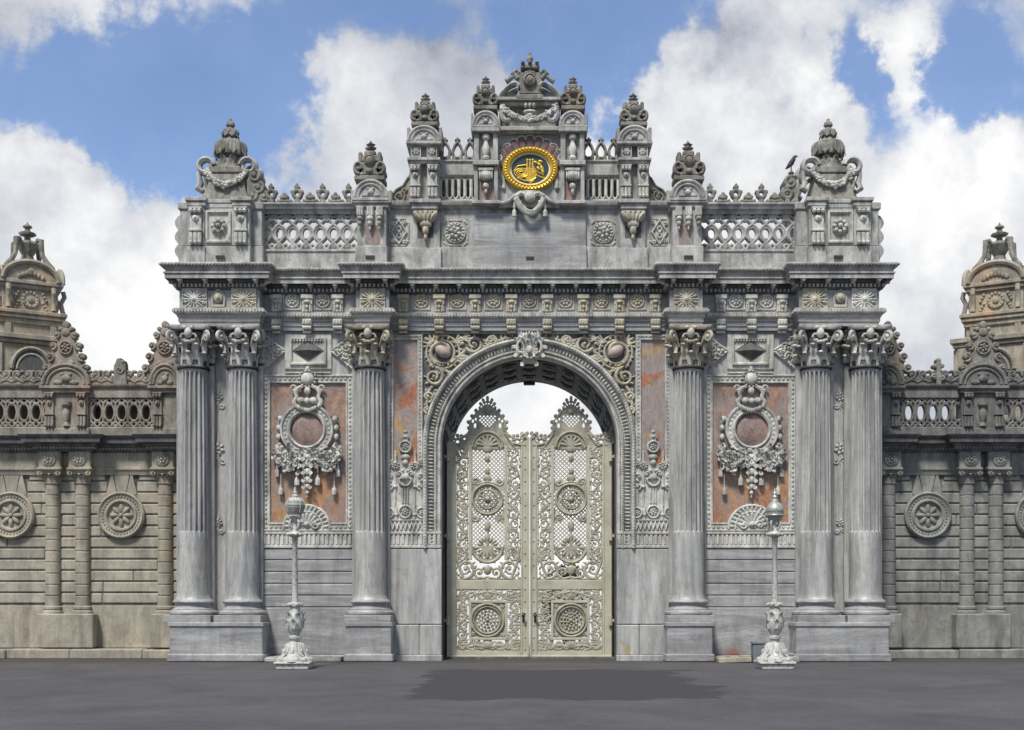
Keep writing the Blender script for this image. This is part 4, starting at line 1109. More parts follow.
# shell corbel piers (second tier starts on them)
y2 = -.34
m = MB(); m.box(X(412.5,y2), X(439.5,y2), y2+.12, .3, ZC-.02, Z(210,y2), .012); m.box(X(410.5,y2), X(441,y2), y2+.06, .3, ZC-.02, Z(247,y2), .015)
m.box(X(409,y2-.1), X(441,y2-.1), y2-.14, .3, Z(203,y2-.1), Z(199,y2-.1), .012); m.box(X(411.5,y2-.08), X(438,y2-.08), y2-.08, .3, Z(210,y2), Z(203,y2), .02)
sc = part('corbel_pier', m, M['attic'])
m = MB(); x = X(425.5, y2)
for k in range(-2, 3): m.ell((x+k*.10, y2+.02, Z(216.5,y2)), (.072,.14,.17), 8, 6, Matrix.Rotation(k*.30,3,'Y'))
m.ell((x, y2+.04, Z(223.5,y2)), (.16,.12,.12), 10, 6); m.ell((x, y2+.02, Z(230,y2)), (.085,.10,.13), 8, 6); m.ell((x, y2+.02, Z(237,y2)), (.05,.07,.08), 8, 6)
m.box(x-.29, x+.29, y2-.05, y2+.2, Z(212.5,y2), Z(210,y2), .012)
m.build('shell_corbel', M['gilt_stone'], sc)
m = MB(); m.bp(417.5, 433.5, 219, 238, y2+.115, .02, 0); m.build('corbel_shade_plate', M['soot_shade'], sc)  # dark plate on the pier face, paints shade behind the shell
mirror(sc)

# ---- second tier: outer towers
def tower(u0, u1, par):
    m = MB(); y = -.36; uc = (u0+u1)/2
    for a, b in ((u0+1.5, uc-3), (uc+3, u1-1.5)): m.box(X(a,y), X(b,y), y, .5, Z(200,y)+.03, Z(163,y), .012)
    m.box(X(u0+2,y), X(u1-2,y), y+.14, .5, Z(200,y), Z(145,y), .01)
    for a, b in ((u0+3.5, uc-3.5), (uc+3.5, u1-3.5)): m.box(X(a,y), X(b,y), y, .5, Z(158,y), Z(146,y), .012)
    m.box(X(u0-.5,y), X(u1+.5,y), y-.10, .5, Z(161.5,y), Z(158.5,y), .012); m.box(X(u0+1,y), X(u1-1,y), y-.05, .5, Z(164,y), Z(161,y), .015)
    m.box(X(u0,y), X(u1,y), y-.06, .5, Z(146,y), Z(142.5,y), .012)
    arched_cap(m, u0, u1, 142.5, 126.5, y, .8)
    for a in (u0, u1): m.box(X(a-1.5,y), X(a+1.5,y), y+.1, .5, Z(142,y), Z(125.5,y), .015)
    o = part('tower', m, M['attic'], par)
    for a in ((u0+1.5+uc-3)/2, (uc+3+u1-1.5)/2): m = MB(); console_m(m, a, 166, 198, 10.5, y-.0); m.build('bracket', M['carved'], o)
    for a in ((u0+uc)/2, (uc+u1)/2):
        m = MB()
        for k in range(6):
            q = 2*PI*k/6; m.ell((X(a,y)+.055*math.cos(q), y-.02, Z(152,y)+.055*math.sin(q)), (.04,.04,.035), 6, 4)
        m.ell((X(a,y), y-.03, Z(152,y)), (.035,.04,.035), 6, 4)
        m._sw([(X(a-5,y),Z(157,y)),(X(a+5,y),Z(157,y)),(X(a+5,y),Z(147,y)),(X(a-5,y),Z(147,y))], [(0,y),(0,y-.03),(-.02,y-.03),(-.025,y)], True, lambda p, z: (p[0], z, p[1]))
        m.build('flower_block', M['carved'], o)
    topknot('top_ornament', uc+1.5, 93, 129, 30, -.05, 'top', o)
    return o
t = tower(408, 440, gate); mirror(t)
# side ramps with scrolls beside the outer towers
r = Relief(388, 410, 170, 206, .36)
r.poly([(410,206),(390,206),(390,199),(394,193),(401,189),(406,183),(410,172)], .0)
r.spiral(399.5, 197, 6, 1.5, -1, 1, 1.4, 1.0, .06); r.stroke([(391,197),(396,190),(403,186),(408,178)], 1.1, 1.1, .04); r.spiral(404,190,3,1,0,1,.9,.7,.05)
m = MB(); r.mesh(m, -.1, .3, True); part('scroll_ramp', m, M['top'], both=True)

# second-tier railing and pointed cresting
y = .05
m = MB(); m.box(X(438,y), X(478,y), y-.03, y+.3, Z(204,y), Z(199.5,y), .01); rb_ = m; m = MB()
m.sweep([(X(438,y),y),(X(478,y),y)], [(-.3,Z(177,y)),(.03,Z(177,y)),(.06,Z(175.5,y)),(.06,Z(163.5,y)),(.1,Z(162.5,y)),(.1,Z(161,y)),(-.3,Z(161,y))])
rl = part('railing', m, M['attic']); rb_.build('railing_base', M['attic'], rl)
r = Relief(438, 476, 175, 202, .36)
for k in range(7):
    c = 440.5+k*6.1
    r.rect(c-1.5, c+1.5, 181, 196, .0); r.stroke([(c,181),(c+3,177.5),(c+6,181)], 1, 1, .03); r.stroke([(c,196),(c+3,199.5),(c+6,196)], 1, 1, .03)
    r.stroke([(c,181),(c,196)], 1.5, 1.5, .05); r.dot(c, 177.5, 1.2, .02); r.dot(c, 200, 1.2, .02)
m = MB(); r.mesh(m, y+.03, .12, True); m.build('colonnettes', M['carved'], rl)
m = MB(); m.box(X(438,.6), X(478,.6), .55, .75, Z(202,.6), Z(176,.6)); m.build('rear_wall', M['attic'], rl)
mirror(rl)
r = Relief(438, 476, 135, 165, .36)
for c in (445, 457.5, 470):
    for sg in (-1,1):
        r.stroke([(c+sg*a, v) for a, v in ((4.6,160),(4.2,154),(4.6,150),(3,146),(.5,142.5))], 1.2, 1.2, .04)
        r.dot(c+sg*3, 157, 1.6, .02); r.dot(c+sg*6, 152.5, 1.5, .02)
    r.stroke([(c,142.5),(c,138.5)], .8, 1, .03); r.stroke([(c-2,139.7),(c+2,139.7)], .8, .8, .02)
    r.ring(c, 161, 3.6, 1, .03)
r.rect(439, 476, 160.5, 164, .0)
m = MB(); r.mesh(m, .05, .12, True); part('cresting', m, M['top'], both=True)

# inner towers
def inner_tower():
    m = MB(); y = -.36; u0, u1 = 472.5, 498.5; uc = 485.5
    m.box(X(475,y), X(497.5,y), y+.12, .6, Z(204,y), Z(133,y), .012)
    m.box(X(474,y), X(479,y), y, .6, Z(160,y), Z(133,y), .012); m.box(X(493,y), X(498,y), y, .6, Z(160,y), Z(133,y), .012)
    m.box(X(474,y), X(478,y), y, .6, Z(202,y), Z(166,y), .012); m.box(X(494,y), X(498,y), y, .6, Z(202,y), Z(166,y), .012)
    m.box(X(473,y), X(499,y), y-.09, .6, Z(166,y), Z(161,y), .015); m.box(X(472,y), X(500,y), y-.08, .6, Z(204.5,y), Z(201,y), .012)
    m.box(X(471.5,y), X(500,y), y-.10, .6, Z(133,y), Z(127,y), .02)
    arched_cap(m, 473, 498.5, 126.5, 112, y, .85)
    for a in (471.5, 499.5): m.box(X(a-1,y), X(a+1,y), y+.1, .5, Z(127,y), Z(111,y), .015)
    o = part('tower', m, M['attic'])
    m = MB(); y = -.30; k = S(1,y)
    m.lathe([(3.5*k,Z(160,y)),(4*k,Z(158,y)),(2.5*k,Z(156,y)),(4.2*k,Z(151,y)),(4*k,Z(148,y)),(2.2*k,Z(143,y)),(2.2*k,Z(141,y)),(4*k,Z(139,y)),(4.2*k,Z(136,y)),(3*k,Z(134.5,y))], (X(486,y),y,0), 16)
    m.build('baluster', M['carved'], o)
    m = MB()
    m.ell((X(486,y), y-.03, Z(176.5,y)), (7*k,.16,4.8*k), 12, 8, None)
    for q in range(-3, 4): m.ell((X(486,y)+q*2*k, y-.14+abs(q)*.02, Z(176.5,y)), (1.1*k,.06,4.6*k), 6, 5)
    m.box(X(478.5,y), X(493.5,y), y-.1, y+.1, Z(171.5,y), Z(168.5,y), .01)
    m.ell((X(486,y), y, Z(186.5,y)), (3.6*k,.12,4*k), 9, 6); m.ell((X(486,y), y-.04, Z(192.5,y)), (2*k,.08,3*k), 8, 5)
    m.build('urn_corbel', M['carved'], o)
    m = MB(); m.bp(479, 493, 184, 201, -.245, .02, 0); m.build('mauve_inset', M['brown_marble'], o)
    topknot('top_ornament', 485.8, 76, 113, 27, -.05, 'top', o)
    return o
t = inner_tower(); mirror(t)

# ---- centrepiece
m = MB(); y = -.12
m.box(X(498,y), -X(498,y), y, .6, Z(208,y), Z(127,y)); m.box(X(498,y-.2), -X(498,y-.2), y-.24, .5, Z(131,y-.2), Z(126.5,y-.2), .015); m.box(X(498,y-.1), -X(498,y-.1), y-.12, .5, Z(135,y), Z(131,y), .02)
cp = part('centre_panel', m, M['attic'])
# scalloped sunburst
m = MB(); r = Relief(486, 574, 133, 196, .36); uc, vc = CX+.8, 170
for i in range(11):
    a = PI+PI*(i+.5)/11+0; a = PI*1.02+(PI*.96)*(i+.5)/11
    ce = (uc+30*math.cos(a), vc-2+26.5*math.sin(a))
    r.dot(ce[0], ce[1], 4.4, .03, .05, ang=a); r.stroke([(uc+24*math.cos(a), vc+20*math.sin(a)), ce], 3.2, 3.8, .03, .05)
r.mesh(m, y, .0); m.build('sunburst', M['plum'], cp)
m = MB(); r = Relief(484, 576, 130, 200, .36)
for i in range(11):
    a = PI*1.02+(PI*.96)*(i+.5)/11; u, v = uc+31*math.cos(a), vc-2+27.5*math.sin(a)
    r.ring(u, v, 4.6, .85, .05, .03, a0=a-1.55, a1=a+1.55)
for sg in (-1, 1):
    r.spiral(uc+sg*31, 158.5, 3.5, 1.2, 1.5, sg, 1.2, .8, .07, .03)
    r.stroke([(uc+sg*31,162),(uc+sg*30.5,178)], .9, .9, .04, .02); r.stroke([(uc+sg*26,172),(uc+sg*27,180)], .9, .9, .04, .02)
    for du in (31.5, 26.5): r.stroke([(uc+sg*du,180),(uc+sg*du,188)], 1.6, 2.2, .06, .02)
r.mesh(m, y, .0); m.build('sunburst_rim', M['carved'], cp)
# oval plaque with golden calligraphic monogram
m = MB(); cx, cz = X(uc,y), Z(170,y); k = S(1,y)
def oval(prof, n=56, ax=1.0, az=.79):
    mm = MB(); mm.lathe([(r_*k, h) for r_, h in prof], (0,0,0), n, 'y', cap=prof[0][0] < 1); mm.xf(Matrix.Translation((cx, y, cz)) @ Matrix.Diagonal((ax,1,az,1))); return mm
mm = oval([(20.2,.06),(20.3,.12),(22,.15),(23,.12),(26,.14),(27.2,.12),(27.8,.06),(27.8,0)]); m.add(mm.V, mm.Fc)
for i in range(44):
    a = 2*PI*i/44; m.ell((cx+k*24.6*math.cos(a), y-.135, cz+k*24.6*.79*math.sin(a)), (.032,.035,.032), 6, 4)
pf = m.build('oval_frame', M['gold'], cp)
mm = oval([(0,.055),(20.5,.055),(20.5,.0)]); fld = mm.build('monogram_field', M['green'], cp)
mm = oval([(18.6,.055),(18.8,.075),(20.2,.08),(20.4,.05)]); mm.build('oval_rim', M['cream'], cp)
m = MB(); r = Relief(508, 554, 152, 190, .25)
for R in (7.0, 4.6, 2.4): r.ring(521.5, 173, R, .62, .02, 0, .62)
r.stroke([(514,171),(518,166),(526,165),(531,172),(533,176)], .6, .7, .02)
for i, u in enumerate((527.3, 530, 532.7)):
    r.stroke([(u, 160+i*.4), (u-.2, 168), (u+.6, 176)], .75, .9, .02); r.dot(u, 160, 1.0, .02)
r.poly([(525.5,168),(534,168),(537,174),(534,181),(530.5,183.5),(526,179),(523.5,175)], .012)
r.stroke([(518,178),(524,180.5),(531,181),(536,178)], .7, .7, .02); r.stroke([(534,172),(538,176),(546,178.5)], .8, .4, .02); r.stroke([(532,164),(536,171),(541,174)], .6, .6, .02)
for (a, b, q) in ((536,162.5,.4),(539.5,164.5,.7),(542,168,1.0),(542.5,171.5,1.3),(538.5,168.5,.9),(540.5,161.5,.3)): r.dot(a, b, 2.4, .025, rb=1.4, ang=q)
r.stroke([(541,168),(543,175)], .6, .5, .02)
r.mesh(m, y-.056, .002); m.build('monogram', M['gold'], cp)
# curved lower moulding, garland bow
m = MB()
P = [(499,204),(504,203.6),(510,201),(515,196.5),(520,193.5),(529.3,192.8),(538.6,193.5),(543.6,196.5),(548.6,201),(554.6,203.6),(559.6,204)]
m.tube([(X(u,-.3), -.34, Z(v,-.3)) for u, v in P], .055, 8); m.tube([(X(u,-.3), -.28, Z(v+2.2,-.3)) for u, v in P], .05, 6)
m.prism([(X(u,-.3), Z(v+1,-.3)) for u, v in P]+[(X(559.6,-.3),Z(207,-.3)),(X(499,-.3),Z(207,-.3))], -.30, -.1)
cb = m.build('curved_moulding', M['attic'], cp)
m = MB(); y = -.38
m.lathe([(S(5.5),0),(S(5.5),.06),(S(4),.10),(0.01,.12)], (X(529.8,y), y, Z(197.5,y)), 16, 'y')
for sg in (-1,1):
    m.tube([(X(529.8+sg*a,y), y, Z(b,y)) for a, b in ((4,195),(9,193.5),(13,196),(12,201),(8.5,202))], [.06,.07,.07,.05,.03], 7)
    m.tube([(X(529.8+sg*14.5,y),y,Z(199,y)),(X(529.8+sg*15.5,y),y,Z(208,y))], .035, 6); tassel(m, 529.8+sg*15.5, 208.5, y, .9)
for t in np.linspace(-1, 1, 26): 
    m.ell((X(529.8+13.5*t,y), y-.03, Z(213.5-13*t*t,y)), (.075,.07,.075), 7, 5)
    m.ell((X(529.8+13.5*t,y)+.03, y-.08, Z(212-12.5*t*t,y)), (.04,.03,.04), 6, 4)
m.build('bow_garland', M['carved'], cp)
# broken segmental pediment with crowned cartouche
m = MB(); y = -.22
def seg_pts(uc_, vb, hw, h, t0, t1, n=14): return [(uc_+hw*math.cos(t), vb-h*math.sin(t)) for t in np.linspace(t0, t1, n)]
m.box(X(501,y+.1), X(558.5,y+.1), y+.15, .5, Z(127,y), Z(106,y), .01)
pp = [(X(u,y), Z(v,y)) for u, v in [(498,100),(561,100),(558,106),(501,106)][::-1]]
m.box(X(497.5,y-.1), X(561,y-.1), y-.14, .4, Z(102.2,y), Z(99,y), .012); m.box(X(499.5,y), X(559,y), y-.05, .4, Z(106,y), Z(102,y), .02)
for sg in (-1, 1):
    f = (lambda u: u) if sg < 0 else (lambda u: 2*(CX)-u)
    P = [(f(u), v) for u, v in ((498.5,99),(501,94.5),(505,90.5),(509,87.3),(513,85),(516.5,84.5),(518.8,87),(517.5,90),(515,89.5))]
    m.tube([(X(u,y), y-.02, Z(v,y)) for u, v in P], [.07]*7+[.055,.04], 8, 1.8)
    bk = [(X(f(u),y), Z(v,y)) for u, v in ((500,99),(506,91.5),(513,87.5),(517,87),(519,99))]
    m.prism(bk, y+.1, .35)
    # scroll volutes under the band
    m.tube([(X(f(507+5.5*(1-t*.07)*math.cos(1.9+t)),y), y-.12, Z(116-8.5*(1-t*.07)*math.sin(1.9+t),y)) for t in np.linspace(0, 4.6, 16)], [.075]*10+[.06]*6, 7)
bp_ = part('broken_pediment', m, M['attic'])
m = MB(); y = -.32
for t in np.linspace(-1, 1, 40):
    m.ell((X(CX+27*t,y), y-.02, Z(120.5-12.5*t*t,y)), (.08,.08,.085), 7, 5)
    for q in range(2): m.ell((X(CX+27*t,y)+random.uniform(-.05,.05), y-.08, Z(120.5-12.5*t*t,y)+random.uniform(-.07,.07)), (.035,.035,.035), 6, 4)
m.build('garland', M['carved'], bp_)
m = MB(); x = X(CX+.6,y)
m.box(X(516,y), X(543.5,y), y-.05, .2, Z(100,y), Z(94.5,y), .03); m.box(X(519,y), X(540.5,y), y-.02, .2, Z(94.5,y), Z(90,y), .03)
m.prism([(X(CX+.6+a,y), Z(b,y)) for a, b in ((-9,91),(-11,82),(-14,76),(-12.5,71.5),(-6,73),(0,69),(6,73),(12.5,71.5),(14,76),(11,82),(9,91))], y-.02, .12)
for sg in (-1,1):
    m.tube([(X(CX+.6+sg*a,y), y, Z(b,y)) for a, b in ((12,79),(16.5,73.5),(13.5,70.5),(11,73),(13,75))], [.06,.07,.06,.045,.03], 7)
    m.tube([(X(CX+.6+sg*a,y), y, Z(b,y)) for a, b in ((15,75),(19,78.5),(24,81.5))], [.05,.05,.07], 7)
m.lathe([(S(6.4),.0),(S(6.4),.07),(S(5),.10),(S(4.4),.07)], (x, y-.02, Z(80.5,y)), 22, 'y'); m.ell((x, y-.04, Z(80.5,y)), (S(4.4),.10,S(5)), 12, 8)
for k in range(-2,3): m.ell((x+k*S(2.2), y-.05, Z(74,y)-.0), (S(1),.05,S(2)), 6, 4)
m.box(X(520.5,y), X(539.5,y), y-.06, .15, Z(69.5,y), Z(64.5,y), .03)
for sg in (-1,0,1): m.ell((x+sg*S(7), y-.05, Z(63.5,y)), (S(2.2),.09,S(2)), 7, 5)
k = S(1,y); m.lathe([(3.5*k,Z(65,y)),(2*k,Z(62,y)),(3.3*k,Z(59.5,y)),(3.2*k,Z(57.5,y)),(1.3*k,Z(55,y)),(1.3*k,Z(53,y)),(.8*k,Z(50.8,y)),(0.01,Z(50,y))], (x, y+.03, 0), 14)
m.build('crowned_cartouche', M['top'], bp_)
m = MB()
for i in (-1,0,1): m.ell((x+i*S(4), y-.06, Z(106.5,y)), (S(1.7),.08,S(2.6)), 8, 6)
m.ell((x, y-.02, Z(112.5,y)), (S(7),.10,S(2.6)), 10, 6); m.ell((x, y-.02, Z(116,y)), (S(4),.09,S(2.3)), 10, 6)
m.build('carved_mask', M['carved'], bp_)
# ================================================================== THE TWO PIERCED GATE LEAVES
yd = .75; uc = 487.5
m = MB()
def bpd(m, a, b, c, d, yf=yd-.05, dep=.10, ch=.01): m.bp(a, b, c, d, yf, dep, ch)
bpd(m, 446, 456, 441, 660); bpd(m, 521, 528.9, 441, 660)
bpd(m, 456, 521, 651.5, 660); bpd(m, 456, 521, 580, 589.5)
for (a, b, c, d) in ((468.6,471.8,446,560),(504.4,507.6,446,560)): bpd(m, a, b, c, d, yd-.06, .10)
bpd(m, 469, 507.5, 600.5, 603, yd-.07, .12); bpd(m, 469, 507.5, 637.5, 640, yd-.07, .12); bpd(m, 469, 471.5, 603, 637.5, yd-.07, .12); bpd(m, 505, 507.5, 603, 637.5, yd-.07, .12)
bpd(m, 446.6, 447.6, 441, 660, yd-.07, .03, .006); bpd(m, 454.2, 455.4, 441, 656, yd-.065, .03, .006); bpd(m, 521.8, 522.6, 441, 656, yd-.065, .03, .006)
bpd(m, 446, 528.9, 655.5, 660.5, yd-.09, .05, .01)
leafd = m.build('gate_door', M['door'], gate)
# closing strip on the meeting stile, alternating studs
m = MB(); bpd(m, 526.8, 529.0, 437, 660, yd-.09, .05, .01)
for v in np.arange(445, 655, 12): m.ell((X(525,yd), yd-.06, Z(v,yd)), (.022,.02,.022), 6, 4)
m.build('meeting_strip', M['door'], leafd)
random.seed(11)
# scrollwork strips and lower border
r = Relief(455, 522, 446, 582, .33)
r.vine(456, 469, 447, 560, 1.05, .03, 10); r.vine(507.5, 521, 447, 560, 1.05, .03, 10)
for k in range(150):
    for (a, b) in ((456.6, 468.4),(508.2,520.4)):
        u, v = random.uniform(a, b), random.uniform(448, 560); r.dot(u, v, random.uniform(1.2,2.1), .03, 0, rb=random.uniform(.7,1.0), ang=random.uniform(0,3))
for (a) in (457, 467.6, 508.6, 520.2): r.stroke([(a,447),(a,565)], .55, .55, .01)
for sg in (-1, 1):                       # big scrolls at the foot of the upper panel
    r.spiral(uc+sg*22, 569, 9.5, 1.6, 1.6, sg, 1.7, 1.1, .04); r.spiral(uc+sg*8.5, 572.5, 5.5, 1.3, 1.2, -sg, 1.4, .9, .04)
    r.spiral(uc+sg*29, 557, 5, 1.2, 1.2, -sg, 1.3, .9, .03); r.stroke([(uc+sg*32,548),(uc+sg*30,562),(uc+sg*24,578),(uc+sg*10,579),(uc,577)], 1.6, 1.0, .04)
    for (d, v, q) in ((29,575,.6),(31,568,1.2),(14,563,.4),(17,577,0),(12,567,1.0),(25,560,.5),(4,568,1),(32,578,.4),(20,558,1.9),(14,575.5,.2),(6,562,.3),(10,558,.8),(26,572,1.4),(22,564,.1),(28,566,.9),(18,571,2.2),(3,578,.1),(24,579,.2),(31,573,1.5),(16,567,1.8),(27,577,2.5)): r.dot(uc+sg*d, v, 2.3, .035, 0, rb=1.1, ang=sg*q)
r.dot(uc, 570, 4, .05, rb=5); r.stroke([(456,579.5),(521,579.5)], 1, 1, .02)
m = MB(); r.mesh(m, yd-.015, .03, True); m.build('upper_scrollwork', M['door_relief'], leafd, 50)
# inner field: diamond lattice, rosette, bowls
r = Relief(470, 506, 440, 566, .33)
p = 4.1
L = np.abs(((r.U+r.W)/p) % 1-.5)*p; L2 = np.abs(((r.U-r.W)/p) % 1-.5)*p
fd = .68-np.minimum(p/2-L, p/2-L2)
fd = np.where((r.U > 471) & (r.U < 505.5) & (r.W > 447) & (r.W < 556), fd, -1)
r.flat(fd > -.3, fd, .0)
r.dot(uc, 448, 6, .04, .0, rb=5); r.dot(uc, 458, 2.6, .04, 0, rb=4); r.dot(uc, 471, 2.4, .05, 0, rb=4); r.dot(uc,478,4.2,.04,0,rb=3.5)
for sg in (-1,1):
    r.stroke([(uc+sg*16.5,447),(uc+sg*8,449.5)], 1.8, 1.0, .03)
    r.spiral(uc+sg*12, 482, 4, 1.2, 0, sg, 1.3, .9, .03); r.poly([(uc+sg*17,478),(uc+sg*13,483),(uc+sg*5,482),(uc+sg*2,486),(uc+sg*17,492)], .01)
    r.spiral(uc+sg*12.5, 518, 3.6, 1.2, 0, -sg, 1.3, .9, .03); r.poly([(uc+sg*17,508),(uc+sg*14,514),(uc+sg*6,518.5),(uc+sg*9,522),(uc+sg*17,523)], .01)
    r.stroke([(uc+sg*10,484.5),(uc,481.5)], .9, .9, .04)
r.dot(uc, 526, 3, .05, 0, rb=5.5); r.dot(uc, 537, 2.4, .04, 0, rb=3.4); r.stroke([(uc,520),(uc,545)], .9, 1.3, .03)
# half-round bowl at the foot
r.poly([(uc+15.8*math.cos(t), 547+15.8*math.sin(t)) for t in np.linspace(0, PI, 24)], .0); 
r.ring(uc, 547, 15.4, 1.5, .05, a0=0, a1=PI)
for k in range(9):
    a = PI*(k+.5)/9; r.stroke([(uc,546),(uc+12*math.cos(a), 546+11*math.sin(a))], 1, 1.7, .03)
for (a, b) in ((uc-7,549),(uc+7,549),(uc-10,553),(uc+10,553),(uc-3.5,557.5),(uc+3.5,557.5)): r.cutd(a, b, .9)
for k in range(7):
    a = PI+PI*(k+.5)/7; r.dot(uc+8*math.cos(a), 546+7*math.sin(a), 3, .04, 0, rb=1.6, ang=a)
m = MB(); r.mesh(m, yd-.01, .025, True); m.build('lattice_panel', M['door_relief'], leafd, 50)
# rosette wheel, bored through
r = Relief(470, 505.5, 482, 516.5, .3); v0 = 499.3
r.disc(uc, v0, 16.2, .0); r.ring(uc, v0, 15, 1.4, .06); r.ring(uc, v0, 9.4, .6, .03)
for k in range(24):
    a = 2*PI*k/24; r.cutd(uc+11.6*math.cos(a), v0+11.6*math.sin(a), .95)
for k in range(12):
    a = 2*PI*(k+.5)/12
    for q in (5.0, 6.2, 7.3): r.cutd(uc+q*math.cos(a), v0+q*math.sin(a), .5+.09*q)
    r.stroke([(uc+2*math.cos(a+PI/12), v0+2*math.sin(a+PI/12)), (uc+8*math.cos(a+PI/12), v0+8*math.sin(a+PI/12))], .5, .9, .04)
r.dot(uc, v0, 3, .09)
m = MB(); r.mesh(m, yd-.035, .05, True); m.build('rosette', M['door_relief'], leafd, 50)
# lower panel
r = Relief(455, 522, 588, 653, .33)
for (a, b, c, d) in ((457,469,592,649),(508,520,592,649)): r.vine(a, b, c, d, 1.2, .03, 9)
for (c, d) in ((590,601.5),(640,651)): r.vine(457, uc, c, d, 1.2, .03, 9); r.vine(uc, 520, c, d, 1.2, .03, 9)
r.dot(uc, 596, 5, .04, rb=4); r.dot(uc, 645, 5, .05, rb=4.5)
for sg in (-1,1): r.stroke([(uc+sg*2,592),(uc+sg*12,594),(uc+sg*20,598),(uc+sg*18,602)], 1.8, 1.0, .04); r.stroke([(uc+sg*2,647),(uc+sg*12,645),(uc+sg*20,647),(uc+sg*28,641)], 1.8, 1.0, .04)
for k in range(330):
    u, v = random.uniform(457, 520), random.uniform(591, 650)
    if 468 < u < 508 and 601 < v < 639: continue
    r.dot(u, v, random.uniform(1.3,2.3), .03, 0, rb=random.uniform(.7,1.1), ang=random.uniform(0,3))
r.rect(470, 506.5, 602, 638.5, .0); r.disc(uc, 620.2, 17, .0)
for (R, q) in ((16.2,1.6),(13.4,.7)): r.ring(uc, 620.2, R, q, .06)
for a in range(-4, 5):
    for b in range(-4, 5):
        pass
for (R_, n_, q_) in ((3.6,6,.7),(6.6,11,.75),(9.8,16,.8)):
    for k in range(n_):
        a = 2*PI*(k+R_*.3)/n_; r.cutd(uc+R_*math.cos(a), 620.2+R_*math.sin(a), q_)
    for k in range(n_):
        a = 2*PI*(k+.5+R_*.3)/n_; r.dot(uc+R_*math.cos(a), 620.2+R_*math.sin(a), 1.1, .04)
r.dot(uc, 620.2, 1.8, .06)
if 0:
    if 0: pass
for a in (-1,1):
    for b in (-1,1): r.spiral(uc+a*14.5, 620+b*14.5, 2.2, 1, 0, a, .8, .6, .03)
r.stroke([(456.5,590),(520.5,590),(520.5,651),(456.5,651),(456.5,590)], .7, .7, .02)
m = MB(); r.mesh(m, yd-.02, .035, True); m.build('lower_panel', M['door_relief'], leafd, 50)
# crest over the leaf
r = Relief(445, 530, 393, 450, .3)
half = [(0,400),(3,402),(5,405),(8.5,407),(9,410),(11,412),(11.5,415),(14.5,418),(17.5,420),(18.5,424),(17,428),(19,432),(23,436.5),(28,438.5),(32,438),(36,435.5),(39,436),(41.5,440),(41.5,449)]
r.poly([(uc-a, b) for a, b in half[::-1]]+[(uc+a, b) for a, b in half[1:]], .0)
for s_ in (-1, 1):
    P = [(uc+s_*a, b-.2) for a, b in ((10,412),(14,418),(17.5,424),(17,430),(20,434.5),(26,438.5),(32,439.5),(38,438))]; r.stroke(P, 1.3, 1.3, .03)
    r.spiral(uc+s_*37, 437, 4, 1.2, 2, s_, 1.3, .9, .04); r.spiral(uc+s_*27, 442.2, 3.4, 1.2, 2, s_, 1, .7, .03); r.stroke([(uc+s_*18,434),(uc+s_*24,443),(uc+s_*36,445.5)], 1.3, 1.0, .04)
    for (d, v) in ((11.5,410.5),(15.5,416),(19,422),(18.7,428),(30,435.5),(34.5,433.5),(39.5,433.2),(26,436)): r.dot(uc+s_*d, v, 1.9, .03)
    r.cutd(uc+s_*12.5, 425.5, 1.3, 2); r.cutd(uc+s_*14.7, 421, 1.1, 1.6); r.cutd(uc+s_*11.8, 419, 1.0, 1.5); r.cutd(uc+s_*30, 441.7, 1.8, .8); r.cutd(uc+s_*34, 441, 1.1); r.cutd(uc+s_*23, 438.8, 1.2)
# fan at the tip
for k in range(7):
    a = -PI/2+(k-3)*.38; q_ = 13.6-1.5*abs(k-3)**1.15; r.stroke([(uc,411),(uc+q_*math.cos(a), 411+q_*math.sin(a))], .8, 1.5, .03)
for k in range(6):
    a = -PI/2+(k-2.5)*.38; r.cut(np.hypot((r.U-uc-7.5*math.cos(a)), (r.W-411-7.5*math.sin(a)))-.85)
r.dot(uc, 411, 3.4, .05); r.ring(uc, 412, 5, .9, .03, a0=PI, a1=2*PI)
# pierced chequer in the crest
for a in range(-4, 5):
    for b in range(6):
        if (a+b) % 2: continue
        u, v = uc+a*1.85, 416.3+b*1.9
        if abs(a)*1.85 < 9-abs(b-1)*1.5: r.cut(np.abs(r.U-u)+np.abs(r.W-v)-1.35)
r.ring(uc, 447, 15, 1.3, .05, a0=PI, a1=2*PI); r.ring(uc, 447, 11.5, .8, .04, a0=PI, a1=2*PI)
for k in range(7):
    a = PI+PI*(k+.5)/7; r.stroke([(uc,446),(uc+10*math.cos(a),446+9*math.sin(a))], .8, 1.6, .04)
r.cut(449.5-r.W if False else 9+0*r.W)
m = MB(); r.mesh(m, yd-.03, .05, True); m.build('crest', M['door_relief'], leafd, 50)
m = MB(); x = X(523.4, yd); m.lathe([(.03,0),(.015,.05),(.015,.09),(.05,.12),(.045,.16),(0.01,.18)], (x, yd-.05, Z(615.5,yd)), 14, 'y'); m.box(x-.03, x+.03, yd-.075, yd-.05, Z(622,yd), Z(612.5,yd), .008)
m.build('handle', M['iron'], leafd)
for v in (457, 536, 620.5):
    m = MB(); m.box(X(441.6,yd), X(448.5,yd), yd-.13, yd-.06, Z(v+1.7,yd), Z(v-1.7,yd), .015); m.lathe([(.05,-.12),(.05,.12)], (X(448.2,yd), yd-.10, Z(v,yd)), 12); m.build('hinge', M['door'], leafd)
mirror(leafd)
m = MB(); m.box(-2.2, 2.2, .55, 1.0, -.02, .05, .01); part('threshold', m, M['soot_shade'])
m = MB(); 
for sg in (-1,1): m.tube([(sg*2.13,yd-.1,0.05),(sg*2.13,yd-.1,Z(447,yd))], .03, 8)
part('pivot_rod', m, M['iron'])

